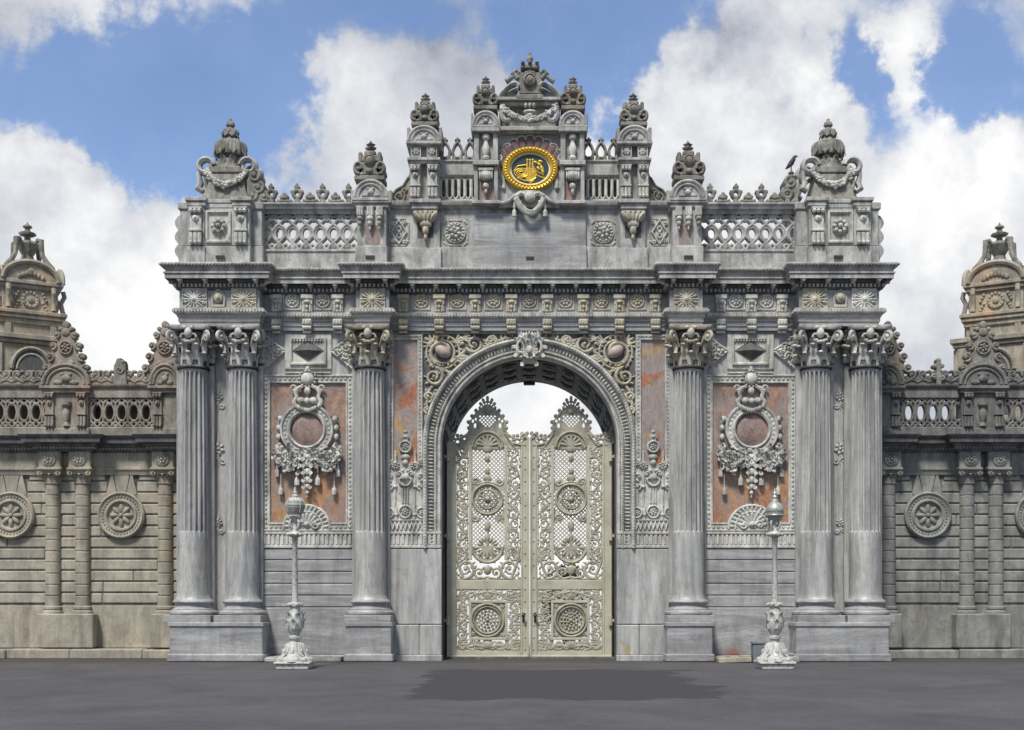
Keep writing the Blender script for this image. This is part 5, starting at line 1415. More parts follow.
# ================================================================== LAMPS
def lamp(uc_, label, kind):
    y = -3.5; k = S(1,y)
    root = empty('street_lamp', (X(uc_,y), y, 0), label, 'lamp post', 'lamp posts before the gateway')
    def z(v): return (668-v)*k
    m = MB(); m.box(-16*k,16*k,-16*k,16*k,0,5*k,.015); m.box(-18*k,18*k,-18*k,18*k,5*k,7.5*k,.015)
    o = m.build('base_slab', M['lamp'], root)
    def lob(r, zz, a): return r*(1+.10*math.cos(4*a)) 
    m = MB(); m.lathe([(17.5*k,7.5*k),(17*k,10*k),(12.5*k,13*k),(10.5*k,18*k),(9.5*k,23*k),(8*k,25*k),(4.5*k,26.5*k),(4.2*k,29*k),(6*k,30*k),(6*k,32*k),(3.8*k,33.5*k)], (0,0,0), 32, 'z', lob)
    for i in range(8):
        a = PI*i/4; c, s_ = math.cos(a), math.sin(a)
        m.leaf((8*k*c, 8*k*s_, 24*k), (c*.30, s_*.30, -1), (c,s_,0), 13*k, 3.4*k, .3); m.ell((15.5*k*c,15.5*k*s_,9.5*k), (3*k,3*k,2.5*k), 7, 5)
        m.ell((11.5*k*c,11.5*k*s_,17*k), (2*k,2*k,3*k), 6, 5)
    m.build('bell_foot', M['lamp'], root)
    m = MB(); m.lathe([(3.6*k,33*k),(6.5*k,37*k),(8.6*k,43*k),(8.8*k,48*k),(7*k,54*k),(5.2*k,58*k),(5*k,61*k),(6.8*k,62.5*k),(6.6*k,65*k),(3.4*k,66.5*k)], (0,0,0), 24)
    for row in range(3):
        for i in range(6):
            a = PI*(i+.5*row)/3; c, s_ = math.cos(a), math.sin(a); r0 = (5,8,7.5)[row]*k
            m.leaf((r0*c, r0*s_, (36,40,47)[row]*k), (c*.02,s_*.02,1), (c,s_,0), 11*k, 3.6*k, .45)
    for i in range(6):
        a = PI*i/3; m.ell((6*k*math.cos(a), 6*k*math.sin(a), 64*k), (2.4*k,2.4*k,2*k), 7, 5)
    m.build('leafy_vase', M['lamp'], root)
    m = MB(); m.lathe([(3.2*k,66*k),(2.9*k,70*k),(2.45*k,z(541)),(3.1*k,z(540)),(3.1*k,z(537.5)),(4*k,z(536.5)),(7*k,z(535.5)),(8*k,z(533.5)),(7*k,z(531.5)),(3.4*k,z(530.5)),(2.4*k,z(528)),(2.2*k,z(524))], (0,0,0), 24); m.build('shaft', M['lamp'], root)
    m = MB()
    for i in range(10): a = PI*i/5; m.ell((7*k*math.cos(a),7*k*math.sin(a),z(534)), (2*k,2*k,1.6*k), 6, 4)
    m.build('collar', M['lamp'], root)
    m = MB()
    n_ = 4
    for i in range(n_):
        a = PI/4+2*PI*i/n_; c, s_ = math.cos(a), math.sin(a)
        m.tube([(c*q*k, s_*q*k, z(w)) for q, w in ((2,529),(5.5,527),(7,523),(5,519),(6.5,516.5))], [1.3*k,1.3*k,1.1*k,1.1*k,1.3*k], 6)
    if kind == 'round': 
        m.ell((6*k,-2*k,z(521)), (4*k,3*k,2*k), 8, 5, Matrix.Rotation(.4,3,'Y'))
    m.lathe([(2.2*k,z(530)),(2*k,z(521)),(5*k,z(518)),(7*k,z(516)),(7*k,z(514.6))], (0,0,0), 20); m.build('lantern_cradle', M['lamp'], root)
    if kind == 'round':
        m = MB(); m.lathe([(5*k,z(515)),(8*k,z(512)),(9.2*k,z(507))], (0,0,0), 24); m.lathe([(9.2*k,z(507)),(9.2*k,z(504)),(8.3*k,z(500.6))], (0,0,0), 24); m.build('globe', M['glass'], root)
        m = MB()
        for i in range(8):
            a = PI*i/4; m.tube([(q*k*math.cos(a), q*k*math.sin(a), z(w)) for q, w in ((5.2,515),(8.2,512),(9.5,507),(9.5,504),(8.2,500),(5,497))], .45*k, 5)
        m.lathe([(9.6*k,z(505.3)),(9.8*k,z(504.5)),(9.6*k,z(503.7))], (0,0,0), 24)
        m.lathe([(8.3*k,z(501)),(6.5*k,z(498.5)),(3*k,z(496.5)),(3.6*k,z(495.5)),(1.6*k,z(493.5)),(2.2*k,z(492)),(1.2*k,z(490.5)),(1.3*k,z(489)),(.01,z(486.5))], (0,0,0), 20); m.build('lantern_cap', M['lamp'], root)
    else:
        m = MB(); m.lathe([(5.5*k,z(521)),(8*k,z(514)),(8.6*k,z(508.5))], (0,0,0), 24); m.build('globe', M['glass'], root)
        m = MB(); m.lathe([(9.6*k,z(515.6)),(9.9*k,z(514.9)),(9.6*k,z(514.2))], (0,0,0), 24)
        for i in range(4): a = PI*i/2; m.tube([(q*k*math.cos(a), q*k*math.sin(a), z(w)) for q, w in ((5.6,521),(8.2,514),(9,508))], .4*k, 5)
        m.lathe([(8.6*k,z(511)),(9.0*k,z(509.6)),(8.4*k,z(507)),(6.3*k,z(503.5)),(3.8*k,z(501.6)),(3.6*k,z(500)),(2.3*k,z(498.6)),(2.8*k,z(496.6)),(1.6*k,z(494.5)),(2*k,z(493)),(1*k,z(491)),(.01,z(487.5))], (0,0,0), 24); m.build('lantern_cap', M['tin'], root)
    return root
lamp(295, 'white cast lamp post with a ribbed round white globe lantern', 'round')
lamp(774.8, 'white lamp post with a domed grey metal lantern cap, blue-grey box behind its foot', 'dome')

# ================================================================== WING WALLS
def wing(side, pil, meds, u_far, u_near, mw, mt, label, dx):
    """pil: survey x of the pilasters, meds of the medallions, on the left hand; mirrored for the right"""
    y = 1.25
    root = empty('wing_wall', (0,0,0), label, 'wall', None)
    mat_w, mat_t = M[mw], M[mt]; a0, a1 = X(u_far, y), X(u_near, y)
    def P(name, m, mt_=None, par=None): return m.build(name, mt_ or mat_w, par or root)
    m = MB(); m.box(a0, a1, y+.03, y+.7, 0, Z(448,y)); courses = MB()
    # rusticated courses split round the medallions
    P('wall_core', m, M['soot_shade'])
    v = 470.5; m = MB(); rn = random.Random(3)
    rows = [(470.5, 604.5, 12)]
    hv = (604.5-470.5)/12
    for i in range(12):
        t0, t1 = v+i*hv, v+(i+1)*hv-1.25
        x = a0
        if i < 3:
            # wedge blocks radiate above each medallion: leave room
            x = a0
            for mu in sorted(meds):
                w = 17-(i*2)
                e = X(mu-w, y); 
                if e > x: m.box(x, e, y, y+.2, Z(t1,y), Z(t0,y), .02)
                x = X(mu+w, y)
            m.box(x, a1, y, y+.2, Z(t1,y), Z(t0,y), .02)
        else:
            while x < a1:
                L = 12 if i % 1 == 0 else 3; L = rn.uniform(3, 7); m.box(x, min(a1, x+L-.012), y, y+.2, Z(t1,y), Z(t0,y), .025); x += L
    for mu in meds:
        cx, cz = X(mu,y), Z(515.5,y)
        for k in range(5):
            th0 = PI/2+(k-2.5)*.40+.012; th1 = PI/2+(k-1.5)*.40-.012
            R0 = S(14); pts = []
            top = Z(470.5,y)-cz
            def hit(t):
                r_ = min(top/max(.05, math.sin(t)), S(18)/max(.05, abs(math.cos(t))) if False else 99); 
                lim = X(mu+15,y)-cx
                return min(r_, lim/max(.02, abs(math.cos(t))))
            m.prism([(cx+R0*math.cos(th0), cz+R0*math.sin(th0)), (cx+hit(th0)*math.cos(th0), cz+hit(th0)*math.sin(th0)), (cx+hit(th1)*math.cos(th1), cz+hit(th1)*math.sin(th1)), (cx+R0*math.cos(th1), cz+R0*math.sin(th1))], y-.03, y+.15)
    P('stone_courses', m)
    m = MB(); m.box(a0, a1, y-.02, y+.2, Z(648,y), Z(605.5,y), .015); P('dado', m)
    m = MB(); x = a0
    while x < a1:
        L = rn.uniform(1.2, 2.6); m.box(x, min(x+L, a1), y-.5-rn.random()*.05, y, -.02, Z(648.5,y)+rn.uniform(-.02,.01), .03); x += L+.01
    P('plinth_kerb', m)
    for mu in meds:
        m = MB(); c = (X(mu,y), y, Z(515.5,y)); k = S(1,y)
        m.lathe([(23.5*k,0),(23.5*k,.10),(22*k,.14),(20.5*k,.10),(16.5*k,.08),(15.5*k,.12),(14*k,.12),(13.5*k,.07),(12.3*k,.04),(0.01,.04)], c, 48, 'y')
        md_ = P('medallion', m)
        m = MB()
        for i in range(36):
            a = 2*PI*i/36; m.ell((c[0]+18.5*k*math.cos(a), y-.09, c[2]+18.5*k*math.sin(a)), (.03,.03,.03), 5, 3)
        for i in range(8):
            a = 2*PI*i/8; m.ell((c[0]+6.5*k*math.cos(a), y-.05, c[2]+6.5*k*math.sin(a)), (5.4*k,.07,2.5*k), 9, 6, Matrix.Rotation(-a,3,'Y'))
        m.ell((c[0], y-.09, c[2]), (2.2*k,.06,2.2*k), 8, 6); P('flower', m, None, md_)
    # order of pilasters
    ya = y-.22
    for pu in pil:
        m = MB(); cx = X(pu, ya); k = S(1, ya)
        nb = 11; z0, z1 = Z(607,ya), Z(484,ya)
        for i in range(nb):
            q0, q1 = z0+(z1-z0)*i/nb, z0+(z1-z0)*(i+1)/nb; r0 = 7.6*k*(1-.06*i/nb)
            m.lathe([(r0-.02,q0+.006),(r0,q0+.025),(r0,q1-.025),(r0-.02,q1-.006)], (cx, y-.02, 0), 24)
        m.lathe([(6.8*k,z0),(6.8*k,z1)], (cx, y-.02, 0), 20)
        m.lathe([(8*k,z0+.03),(9.4*k,z0),(9.4*k,z0-.05),(8.4*k,z0-.07),(10.4*k,z0-.12),(10.4*k,z0-.18),(3*k,z0-.19)], (cx, y-.02, 0), 24)
        c_ = P('engaged_column', m)
        m = MB(); m.lathe([(7.4*k,z1),(8.2*k,z1+.02),(7.4*k,z1+.05),(7.6*k,z1+.2),(9.5*k,z1+.33)], (cx, y-.02, 0), 20)
        for i in range(7):
            a = -PI/2+(i-3)*.5; c, s_ = math.cos(a), math.sin(a); m.leaf((cx+7.4*k*c, y-.02+7.4*k*s_, z1+.03), (0,0,1), (c,s_,0), .28, .08, .8)
            m.ell((cx+9.6*k*c, y-.02+9.6*k*s_, z1+.25), (.05,.05,.04), 6, 4)
        for sg in (-1,1): m.lathe([(.075,-.06),(.075,.06)], (cx+sg*9*k, y-.26, z1+.29), 12, 'y'); m.ell((cx+sg*9*k, y-.33, z1+.29), (.03,.03,.03), 6, 4)
        m.box(cx-11.5*k, cx+11.5*k, y-.36, y, z1+.355, z1+.41, .01); P('capital', m, None, c_)
        m = MB(); m.box(cx-10.5*k, cx+10.5*k, y-.30, y, Z(468,ya), Z(451,ya), .015); m.box(cx-11.5*k, cx+11.5*k, y-.33, y, Z(471,ya), Z(467.5,ya), .01)
        m.lathe([(7*k,0),(7*k,.03),(5*k,.05),(4*k,.02)], (cx, y-.30, Z(459.5,ya)), 20, 'y')
        for i in range(7): a = 2*PI*i/7; m.ell((cx+3.3*k*math.cos(a), y-.33, Z(459.5,ya)+3.3*k*math.sin(a)), (2*k,.05,2*k), 6, 4)
        m.ell((cx, y-.36, Z(459.5,ya)), (1.6*k,.04,1.6*k), 6, 4); P('frieze_block', m)
    # pedestals: pilasters closer than 35 px share one
    groups = []
    for pu in sorted(pil):
        if groups and pu-groups[-1][-1] < 36: groups[-1].append(pu)
        else: groups.append([pu])
    for g in groups:
        a, b = X(g[0]-12.5, y-.4), X(g[-1]+13, y-.4)
        m = MB(); m.box(a, b, y-.42, y, Z(647.5,y), Z(613.5,y), .03); P('pedestal', m)
    # entablature and cornice breaking forward over each group
    path = [(a0, y-.04)]
    for g in groups:
        a, b = X(g[0]-12, y-.3), X(g[-1]+12, y-.3)
        if a > path[-1][0]: path += [(a, y-.04), (a, y-.31)]
        if b < a1-.1: path += [(b, y-.31), (b, y-.04)]
        else: path += [(a1, y-.31)]
    if path[-1][0] < a1-.01: path.append((a1, y-.04))
    ep = [(a0, y-.04)]
    for pu in sorted(pil):
        a, b = X(pu-10, y-.3), X(pu+10, y-.3)
        ep += [(a, y-.04), (a, y-.29)] if a > a0 else [(a0, y-.29)]
        ep += [(b, y-.29), (b, y-.04)] if b < a1-.1 else [(a1, y-.29)]
    if ep[-1][0] < a1-.01: ep.append((a1, y-.04))
    m = MB(); m.sweep(ep, [(-.6,Z(475,y)),(0,Z(475,y)),(.02,Z(471.5,y)),(.05,Z(470,y)),(.05,Z(468.5,y)),(0,Z(468,y)),(0,Z(453,y)),(-.6,Z(453,y))])
    P('entablature', m)
    m = MB(); m.sweep(path, [(-.6,Z(452.9,y)),(.03,Z(452.9,y)),(.05,Z(450.5,y)),(.14,Z(447.5,y)),(.16,Z(445.5,y)),(.30,Z(444.8,y)),(.31,Z(441,y)),(.36,Z(439,y)),(.38,Z(437.4,y)),(-.6,Z(436,y))])
    cn = P('cornice', m, M['soot_shade'])
    dn = MB(); old = globals().get('m')
    globals()['m'] = dn; along2(path, .10, .085, dent(.05, .06, Z(450.5,y)+.0, Z(447.8,y))); globals()['m'] = old
    P('dentil_course', dn, mat_w, cn)
    # parapet
    yp = y-.05
    m = MB(); m.box(a0, a1, yp-.02, yp+.5, Z(438,yp), Z(427,yp), .02)
    m.sweep([(a0,yp),(a1,yp)], [(-.4,Z(397.5,yp)),(.0,Z(397.5,yp)),(.0,Z(388.5,yp)),(.05,Z(387.5,yp)),(.08,Z(385.5,yp)),(.08,Z(384.3,yp)),(-.4,Z(384,yp))])
    pr = P('parapet', m, mat_t)
    r = Relief(u_far, u_near, 396, 429, .4)
    pit = 12.2; n_ = int((u_near-u_far)/pit)+2
    for k_ in range(n_):
        c = u_far+k_*pit
        for sg in (-1,1):
            r.stroke([(c, 397.5),(c+sg*pit/2, 403.5),(c+sg*pit/2,421.5),(c,427.5)], 1.15, 1.15, .03)
            r.stroke([(c+sg*pit/2,398.5),(c,404.5)], 1.3, 1.3, .02); r.stroke([(c+sg*pit/2,426.5),(c,420.5)], 1.3, 1.3, .02)
        r.ring(c, 412.5, 4.9, .9, .03, sy=1.8)
    for sg_ in (396.5, 428): r.stroke([(u_far,sg_),(u_near,sg_)], 1.2, 1.2, .02)
    r.cut(np.minimum(r.U-u_far, u_near-r.U))
    m = MB(); r.mesh(m, yp+.06, .14, True); P('pierced_balustrade', m, mat_t, pr)
    if side < 0: m = MB(); m.box(a0, a1, yp+.55, yp+.8, Z(436,yp), Z(372,yp), .02); P('rear_parapet', m, mat_t, pr)
    r = Relief(u_far, u_near, 358, 386, .38)
    for k_ in range(n_*1):
        c = u_far+4+k_*11.2
        if c > u_near-3: break
        r.spiral(c, 374.5, 4.2, 1.3, 1.5, 1 if k_ % 2 else -1, 1.5, 1.0, .04); r.spiral(c+5.6, 379, 3.0, 1.1, 0, -1 if k_ % 2 else 1, 1.2, .9, .03); r.dot(c+5, 371.5, 2.2, .03, rb=1.5)
        r.stroke([(c-5,381),(c+1,379.5),(c+6,382)], 1.5, 1.5, .03)
    r.rect(u_far, u_near, 381.5, 385, 0); r.cut(np.minimum(r.U-u_far, u_near-r.U))
    m = MB(); r.mesh(m, yp+.05, .12, True); P('scroll_cresting', m, mat_t, pr)
    for c in [x_ for x_ in (120,) if u_far < x_ < u_near]:
        r = Relief(c-9, c+9, 354, 386, .36)
        if side < 0:
            r.poly([(c-6.5,384),(c-6,366),(c-4,362),(c-3,359),(c+1,358),(c+2,361),(c+5.5,363),(c+6,370),(c+7,384)], .02); r.spiral(c,370,4,1.2,0,1,1.2,.8,.05); r.dot(c+3,362,2,.04)
        else:
            r.poly([(c-2.2,384),(c-2.2,362),(c+2.2,362),(c+2.2,384)], .03); r.dot(c, 360.5, 2.4, .04); r.dot(c-3.4, 366, 2.3, .04); r.dot(c+3.4, 366, 2.3, .04); r.spiral(c-3.6,377,3,1.2,0,1,1.2,.8,.04); r.spiral(c+3.6,377,3,1.2,0,-1,1.2,.8,.04)
        m = MB(); r.mesh(m, yp-.0, .2, True); P('acroterion', m, M['top'], pr)
    # little piers over the column groups with round caps and palmette tops
    for g in groups:
        y_ = yp-.10
        if len(g) == 1: ga, gb, arch = g[0]-10, g[0]+14, True
        else: ga, gb, arch = g[0]-5, g[-1]+7, True
        m = MB(); m.box(X(ga,y_), X(gb,y_), y_+.05, y_+.5, Z(436,y_), Z(388,y_), .015); m.box(X(ga-2,y_), X(gb+2,y_), y_-.0, y_+.5, Z(437,y_), Z(428,y_), .02)
        uu = (ga+gb)/2; hw = (gb-ga)/2
        for q in ([ga+5, gb-5] if len(g) > 1 else [ga+5]): console_m(m, q, 393, 427, 9.5, y_+.05)
        if len(g) > 1:
            x = X(uu, y_); m.lathe([(.09,Z(426,y_)),(.05,Z(422,y_)),(.10,Z(416,y_)),(.10,Z(412,y_)),(.06,Z(408,y_)),(.13,Z(405,y_)),(.13,Z(402,y_))], (x, y_+.03, 0), 12)
        m.box(X(ga-3,y_), X(gb+3,y_), y_-.04, y_+.5, Z(393,y_), Z(386.8,y_), .015)
        po = P('parapet_pier', m, mat_t)
        m = MB(); arched_cap(m, ga-3, gb+3, 386.5, 364, y_, .5); P('round_cap', m, mat_t, po)
        r = Relief(uu-24, uu+24, 316, 386, .38)
        r.poly([(uu-19,370),(uu-14,360),(uu-10,350),(uu-8,338),(uu-3,328),(uu,324),(uu+3,328),(uu+8,338),(uu+10,350),(uu+14,360),(uu+19,370)], .0)
        r.dot(uu, 325, 3.4, .04, rb=4); r.dot(uu, 332, 4.5, .05)
        for sg in (-1,1):
            for (d, v, R) in ((13,346,3.8),(9,335,3),(16,357,4.4),(20,368,4),(6,364,3)): r.spiral(uu+sg*d, v, R, 1.2, 1.5, sg, 1.5, 1, .05)
            r.dot(uu+sg*5.5, 329, 2.4, .04)
        r.ring(uu, 348, 6.2, 1.2, .06); r.rosette(uu, 348, 5, 6, .06, .02)
        m = MB(); r.mesh(m, y_+.12, .14, True); P('palmette', m, M['top'] if side > 0 else mat_t, po)
    if side > 0: root.scale.x = -1
    root.location.x = dx
    if side > 0:
        # keep the mirrored wing as plain positive geometry: flip its meshes instead of its scale
        root.scale.x = 1
        for o in list(root.children_recursive):
            me = o.data; me.transform(Matrix.Scale(-1, 4, (1,0,0))); me.flip_normals()
    return root
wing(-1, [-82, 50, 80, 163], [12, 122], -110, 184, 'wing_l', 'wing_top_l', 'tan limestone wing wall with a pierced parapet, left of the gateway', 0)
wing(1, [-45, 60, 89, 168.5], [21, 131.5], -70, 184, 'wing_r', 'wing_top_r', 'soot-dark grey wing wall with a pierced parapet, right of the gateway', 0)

# ================================================================== KIOSKS BEHIND THE WINGS
def kiosk(uc_, vtop, label, ang, y=6.0):
    k = S(1,y); w = 29.5*k
    root = empty('roof_kiosk', (X(uc_,y), y, 0), label, 'pavilion', None); root.rotation_euler.z = ang
    z = lambda v: 1.6+(HOR-v+ (0))*k + (224-vtop)*k*0 - (vtop-224)*k
    def P(name, m, mt='kiosk', par=None): return m.build(name, M[mt], par or root)
    m = MB(); m.box(-w*.93, w*.93, -w*.93, w*.93, 0, z(330), 0)
    P('lower_storey', m); m = MB(); m.box(-w*1.22, w*1.22, -w*1.22, w*1.22, 0, z(352), .02); m.box(-w*1.30, w*1.30, -w*1.30, w*1.30, z(352), z(348), .02); m.box(-w*1.38, w*1.38, -w*1.38, w*1.38, z(348), z(343), .02); P('wide_cornice', m)
    m = MB()
    for (v0, v1, q) in ((331,326,1.0),(326,322,1.07),(322,318,1.12),(318,292,.86),(296,292,.95),(292,288,1.02)): m.box(-w*q, w*q, -w*q, w*q, z(v0), z(v1), .02)
    P('upper_storey', m)
    for s_ in range(4):
        R = Matrix.Rotation(s_*PI/2, 4, 'Z')
        m = MB()           # arch ring below, panel and segment gable above
        m.tube([(w*.62*math.cos(t), -w*1.24, z(377)+w*.72*math.sin(t)) for t in np.linspace(0, PI, 18)], w*.07, 6); m.tube([(w*.45*math.cos(t), -w*1.23, z(377)+w*.52*math.sin(t)) for t in np.linspace(0, PI, 18)], w*.04, 6)
        for sg in (-1,1): m.box(sg*w*1.02-w*.13, sg*w*1.02+w*.13, -w*1.30, -w*1.2, z(420), z(353), .02); m.box(sg*w*.70-w*.10, sg*w*.70+w*.10, -w*1.00, -w*.85, z(341), z(331), .01)
        m.xf(R); P('arch_ring', m)
        m = MB(); m.prism([(w*.58*math.cos(t), z(377)+w*.68*math.sin(t)) for t in np.linspace(0, PI, 18)]+[(-w*.58, z(420)),(w*.58, z(420))], -w*1.235, -w*1.20); m.xf(R); P('arch_shade_plate', m, 'soot_shade')  # flat dark plate painting the shade of an arch opening
        m = MB(); m.lathe([(w*.26,0),(w*.26,.06),(w*.2,.03),(w*.1,.03),(w*.1,.07),(0.01,.09)], (0, -w*.86, z(306)), 24, 'y')
        for i in range(12): a = 2*PI*i/12; m.ell((w*.23*math.cos(a), -w*.9, z(306)+w*.23*math.sin(a)), (.05,.04,.05), 6, 4)
        for sg in (-1,1):
            m.tube([(sg*w*.7, -w*.9-q, z(v)) for q, v in ((.12,294),(.16,299),(.06,306),(.10,313),(.14,317))], w*.08, 7)
            for i in range(6): m.ell((sg*w*(.38+.05*(i%3)), -w*.88, z(300+3*i)), (.05,.05,.05), 6, 4)
        m.xf(R); P('carved_panel', m)
        m = MB(); R2 = w*.86
        m.prism([(R2*math.cos(t), z(288)+R2*.72*math.sin(t)) for t in np.linspace(0, PI, 20)], -w*.98, -w*.5)
        m.tube([(R2*math.cos(t), -w*1.0, z(288)+R2*.72*math.sin(t)) for t in np.linspace(0, PI, 20)], w*.09, 6)
        for i in range(7): m.ell((w*(-.36+.12*i), -w*1.0, z(285)+.06*math.sin(PI*i/6)*2), (.07,.06,.08), 7, 5)
        m.ell((0, -w*1.0, z(279)), (.09,.07,.10), 8, 5)
        m.xf(R); P('gable', m)
    m = MB()
    m.lathe([(w*1.12,z(288)),(w*.95,z(280)),(w*.62,z(271)),(w*.40,z(267))], (0,0,0), 4)
    m.xf(Matrix.Rotation(PI/4,4,'Z')); P('roof', m)
    m = MB()
    m.lathe([(w*.42,z(271)),(w*.34,z(267)),(w*.22,z(262)),(w*.17,z(257)),(w*.26,z(252)),(w*.34,z(246)),(w*.30,z(243.5)),(w*.10,z(241.5)),(w*.09,z(238)),(w*.25,z(236.5)),(w*.27,z(234.5)),(w*.10,z(232.5)),(w*.07,z(230)),(w*.15,z(228.5)),(w*.13,z(226.8)),(w*.04,z(225.6)),(.01,z(223))], (0,0,0), 20, 'z', lambda r, zz, a: r*(1+.08*math.cos(8*a)))
    P('finial', m, 'top')
    for i in range(4):
        a = PI/4+i*PI/2; c, s_ = math.cos(a), math.sin(a)
        m = MB(); m.tube([(w*q*c, w*q*s_, z(v)) for q, v in ((.30,246),(.42,242.5),(.55,243.5),(.56,250),(.60,258),(.78,266),(1.0,273),(1.05,279),(.96,281))], [w*.06,w*.09,w*.10,w*.09,w*.08,w*.09,w*.10,w*.08,w*.06], 7)
        m.ell((w*.52*c, w*.52*s_, z(247)), (w*.1,w*.1,w*.1), 8, 5)
        P('scroll_rib', m, 'top')
        m = MB(); m.leaf((w*1.02*c, w*1.02*s_, z(290)), (0,0,1), (c,s_,0), w*.55, w*.2, .4)
        for j in range(8): m.ell((w*(1.08)*c+.12*math.cos(j), w*1.08*s_+.12*math.sin(j), z(284+3*math.sin(j*2))), (.06,.06,.06), 6, 4)
        P('corner_leaf', m)
    return root
kiosk(27.5, 223, 'domed stone kiosk with curved ribs and gables rising behind the tan wing wall', math.radians(29))
kiosk(999.5, 223.5, 'domed stone kiosk with a bird-like finial rising behind the soot-dark wing wall', math.radians(-29))
# ================================================================== SMALL THINGS
m = MB(); y = -1.35
m.box(X(753.5,y), X(771,y), y, y+.35, .0, Z(644,y), .02); m.box(X(752.8,y), X(771.7,y), y-.02, y+.37, Z(644,y), Z(642,y), .01)
o = m.build('utility_box', M['blue_box']); tag(o, 'low blue-grey metal box on the ground behind the lamp post with the domed cap', 'utility box')
def slab(name, a, b, y, dep, h, mt, label, tilt=0, cat='stone slab'):
    m = MB(); w = X(b,y)-X(a,y); m.box(-w/2, w/2, 0, dep, 0, h, .02)
    for k in range(3): m.box(-w/2+w*k/3+.02, -w/2+w*(k+1)/3-.01, .03, dep-.02, h, h+.012+.008*k, .006)
    o = m.build(name, M[mt]); o.location = (X((a+b)/2,y), y, 0); o.rotation_euler.y = tilt; tag(o, label, cat); return o
slab('stone_slab', 264, 283, -.95, .5, .10, 'carved', 'pale low stone slab on the ground between the paired columns and the round-globed lamp post')
slab('stone_slab', 308, 341, -1.0, .55, .09, 'wing_r', 'long grey stone slab between the round-globed lamp post and the single column pedestal')
slab('stone_slab', 719, 752, -1.3, .6, .13, 'wing_l', 'brown broken stone slab on the ground beside the blue-grey box', -.03)
slab('stone_slab', 786, 800, -1.25, .5, .11, 'carved', 'small pale stone slab beside the foot of the lamp post with the domed cap')
# bird on the small finial at the right
m = MB(); by = .35; bx, bz = X(787.5, by), Z(170.5, by)
bx = -X(254, by)-.34; bz = Z(163.6, by)-.16
m.tube([(bx-.14,by,bz+.02),(bx-.07,by,bz+.09),(bx,by,bz+.17),(bx+.06,by,bz+.27),(bx+.085,by,bz+.33),(bx+.12,by,bz+.345),(bx+.17,by,bz+.335)], [.015,.045,.072,.055,.042,.03,.006], 10)
b_ = m.build('bird', M['bird']); tag(b_, 'small dark bird perched on the little finial next to the big urn', 'bird')
m = MB(); m.tube([(bx-.01,by-.02,bz+.12),(bx-.01,by-.02,bz)], .008, 5); m.tube([(bx+.01,by+.02,bz+.12),(bx+.01,by+.02,bz)], .008, 5); m.build('legs', M['iron'], b_)
m = MB(); m.ell((bx-.03,by-.06,bz+.15), (.05,.015,.12), 8, 6, Matrix.Rotation(.6,3,'Y')); m.ell((bx-.03,by+.06,bz+.15), (.05,.015,.12), 8, 6, Matrix.Rotation(.6,3,'Y')); m.build('wings', M['bird'], b_)
# bush beyond the gate
root = empty('bush', (1.1, 7.5, 0), 'dark green bush seen through the pierced gate door', 'bush')
m = MB(); rn = random.Random(9)
for i in range(9):
    a = rn.uniform(0,6.28); m.tube([(0,0,0),(.15*math.cos(a),.15*math.sin(a),.7),(.5*math.cos(a),.5*math.sin(a),1.5)], [.03,.02,.008], 5)
m.build('stems', M['bark'], root)
m = MB()
for i in range(2600):
    d = Vector((rn.gauss(0,1), rn.gauss(0,1), rn.gauss(0,1))).normalized()*rn.random()**.4; c = Vector((d.x*.75, d.y*.75, 1.55+d.z*1.15))
    if math.sin(c.x*7)+math.cos(c.z*6+c.y*5) < -.7: continue
    u = Vector((rn.gauss(0,1), rn.gauss(0,1), rn.gauss(0,1))).normalized()*.09; w = u.orthogonal().normalized()*.035
    m.add([tuple(c-u), tuple(c+w), tuple(c+u), tuple(c-w)], [(0,1,2,3)])
m.build('foliage', M['leafy'], root)

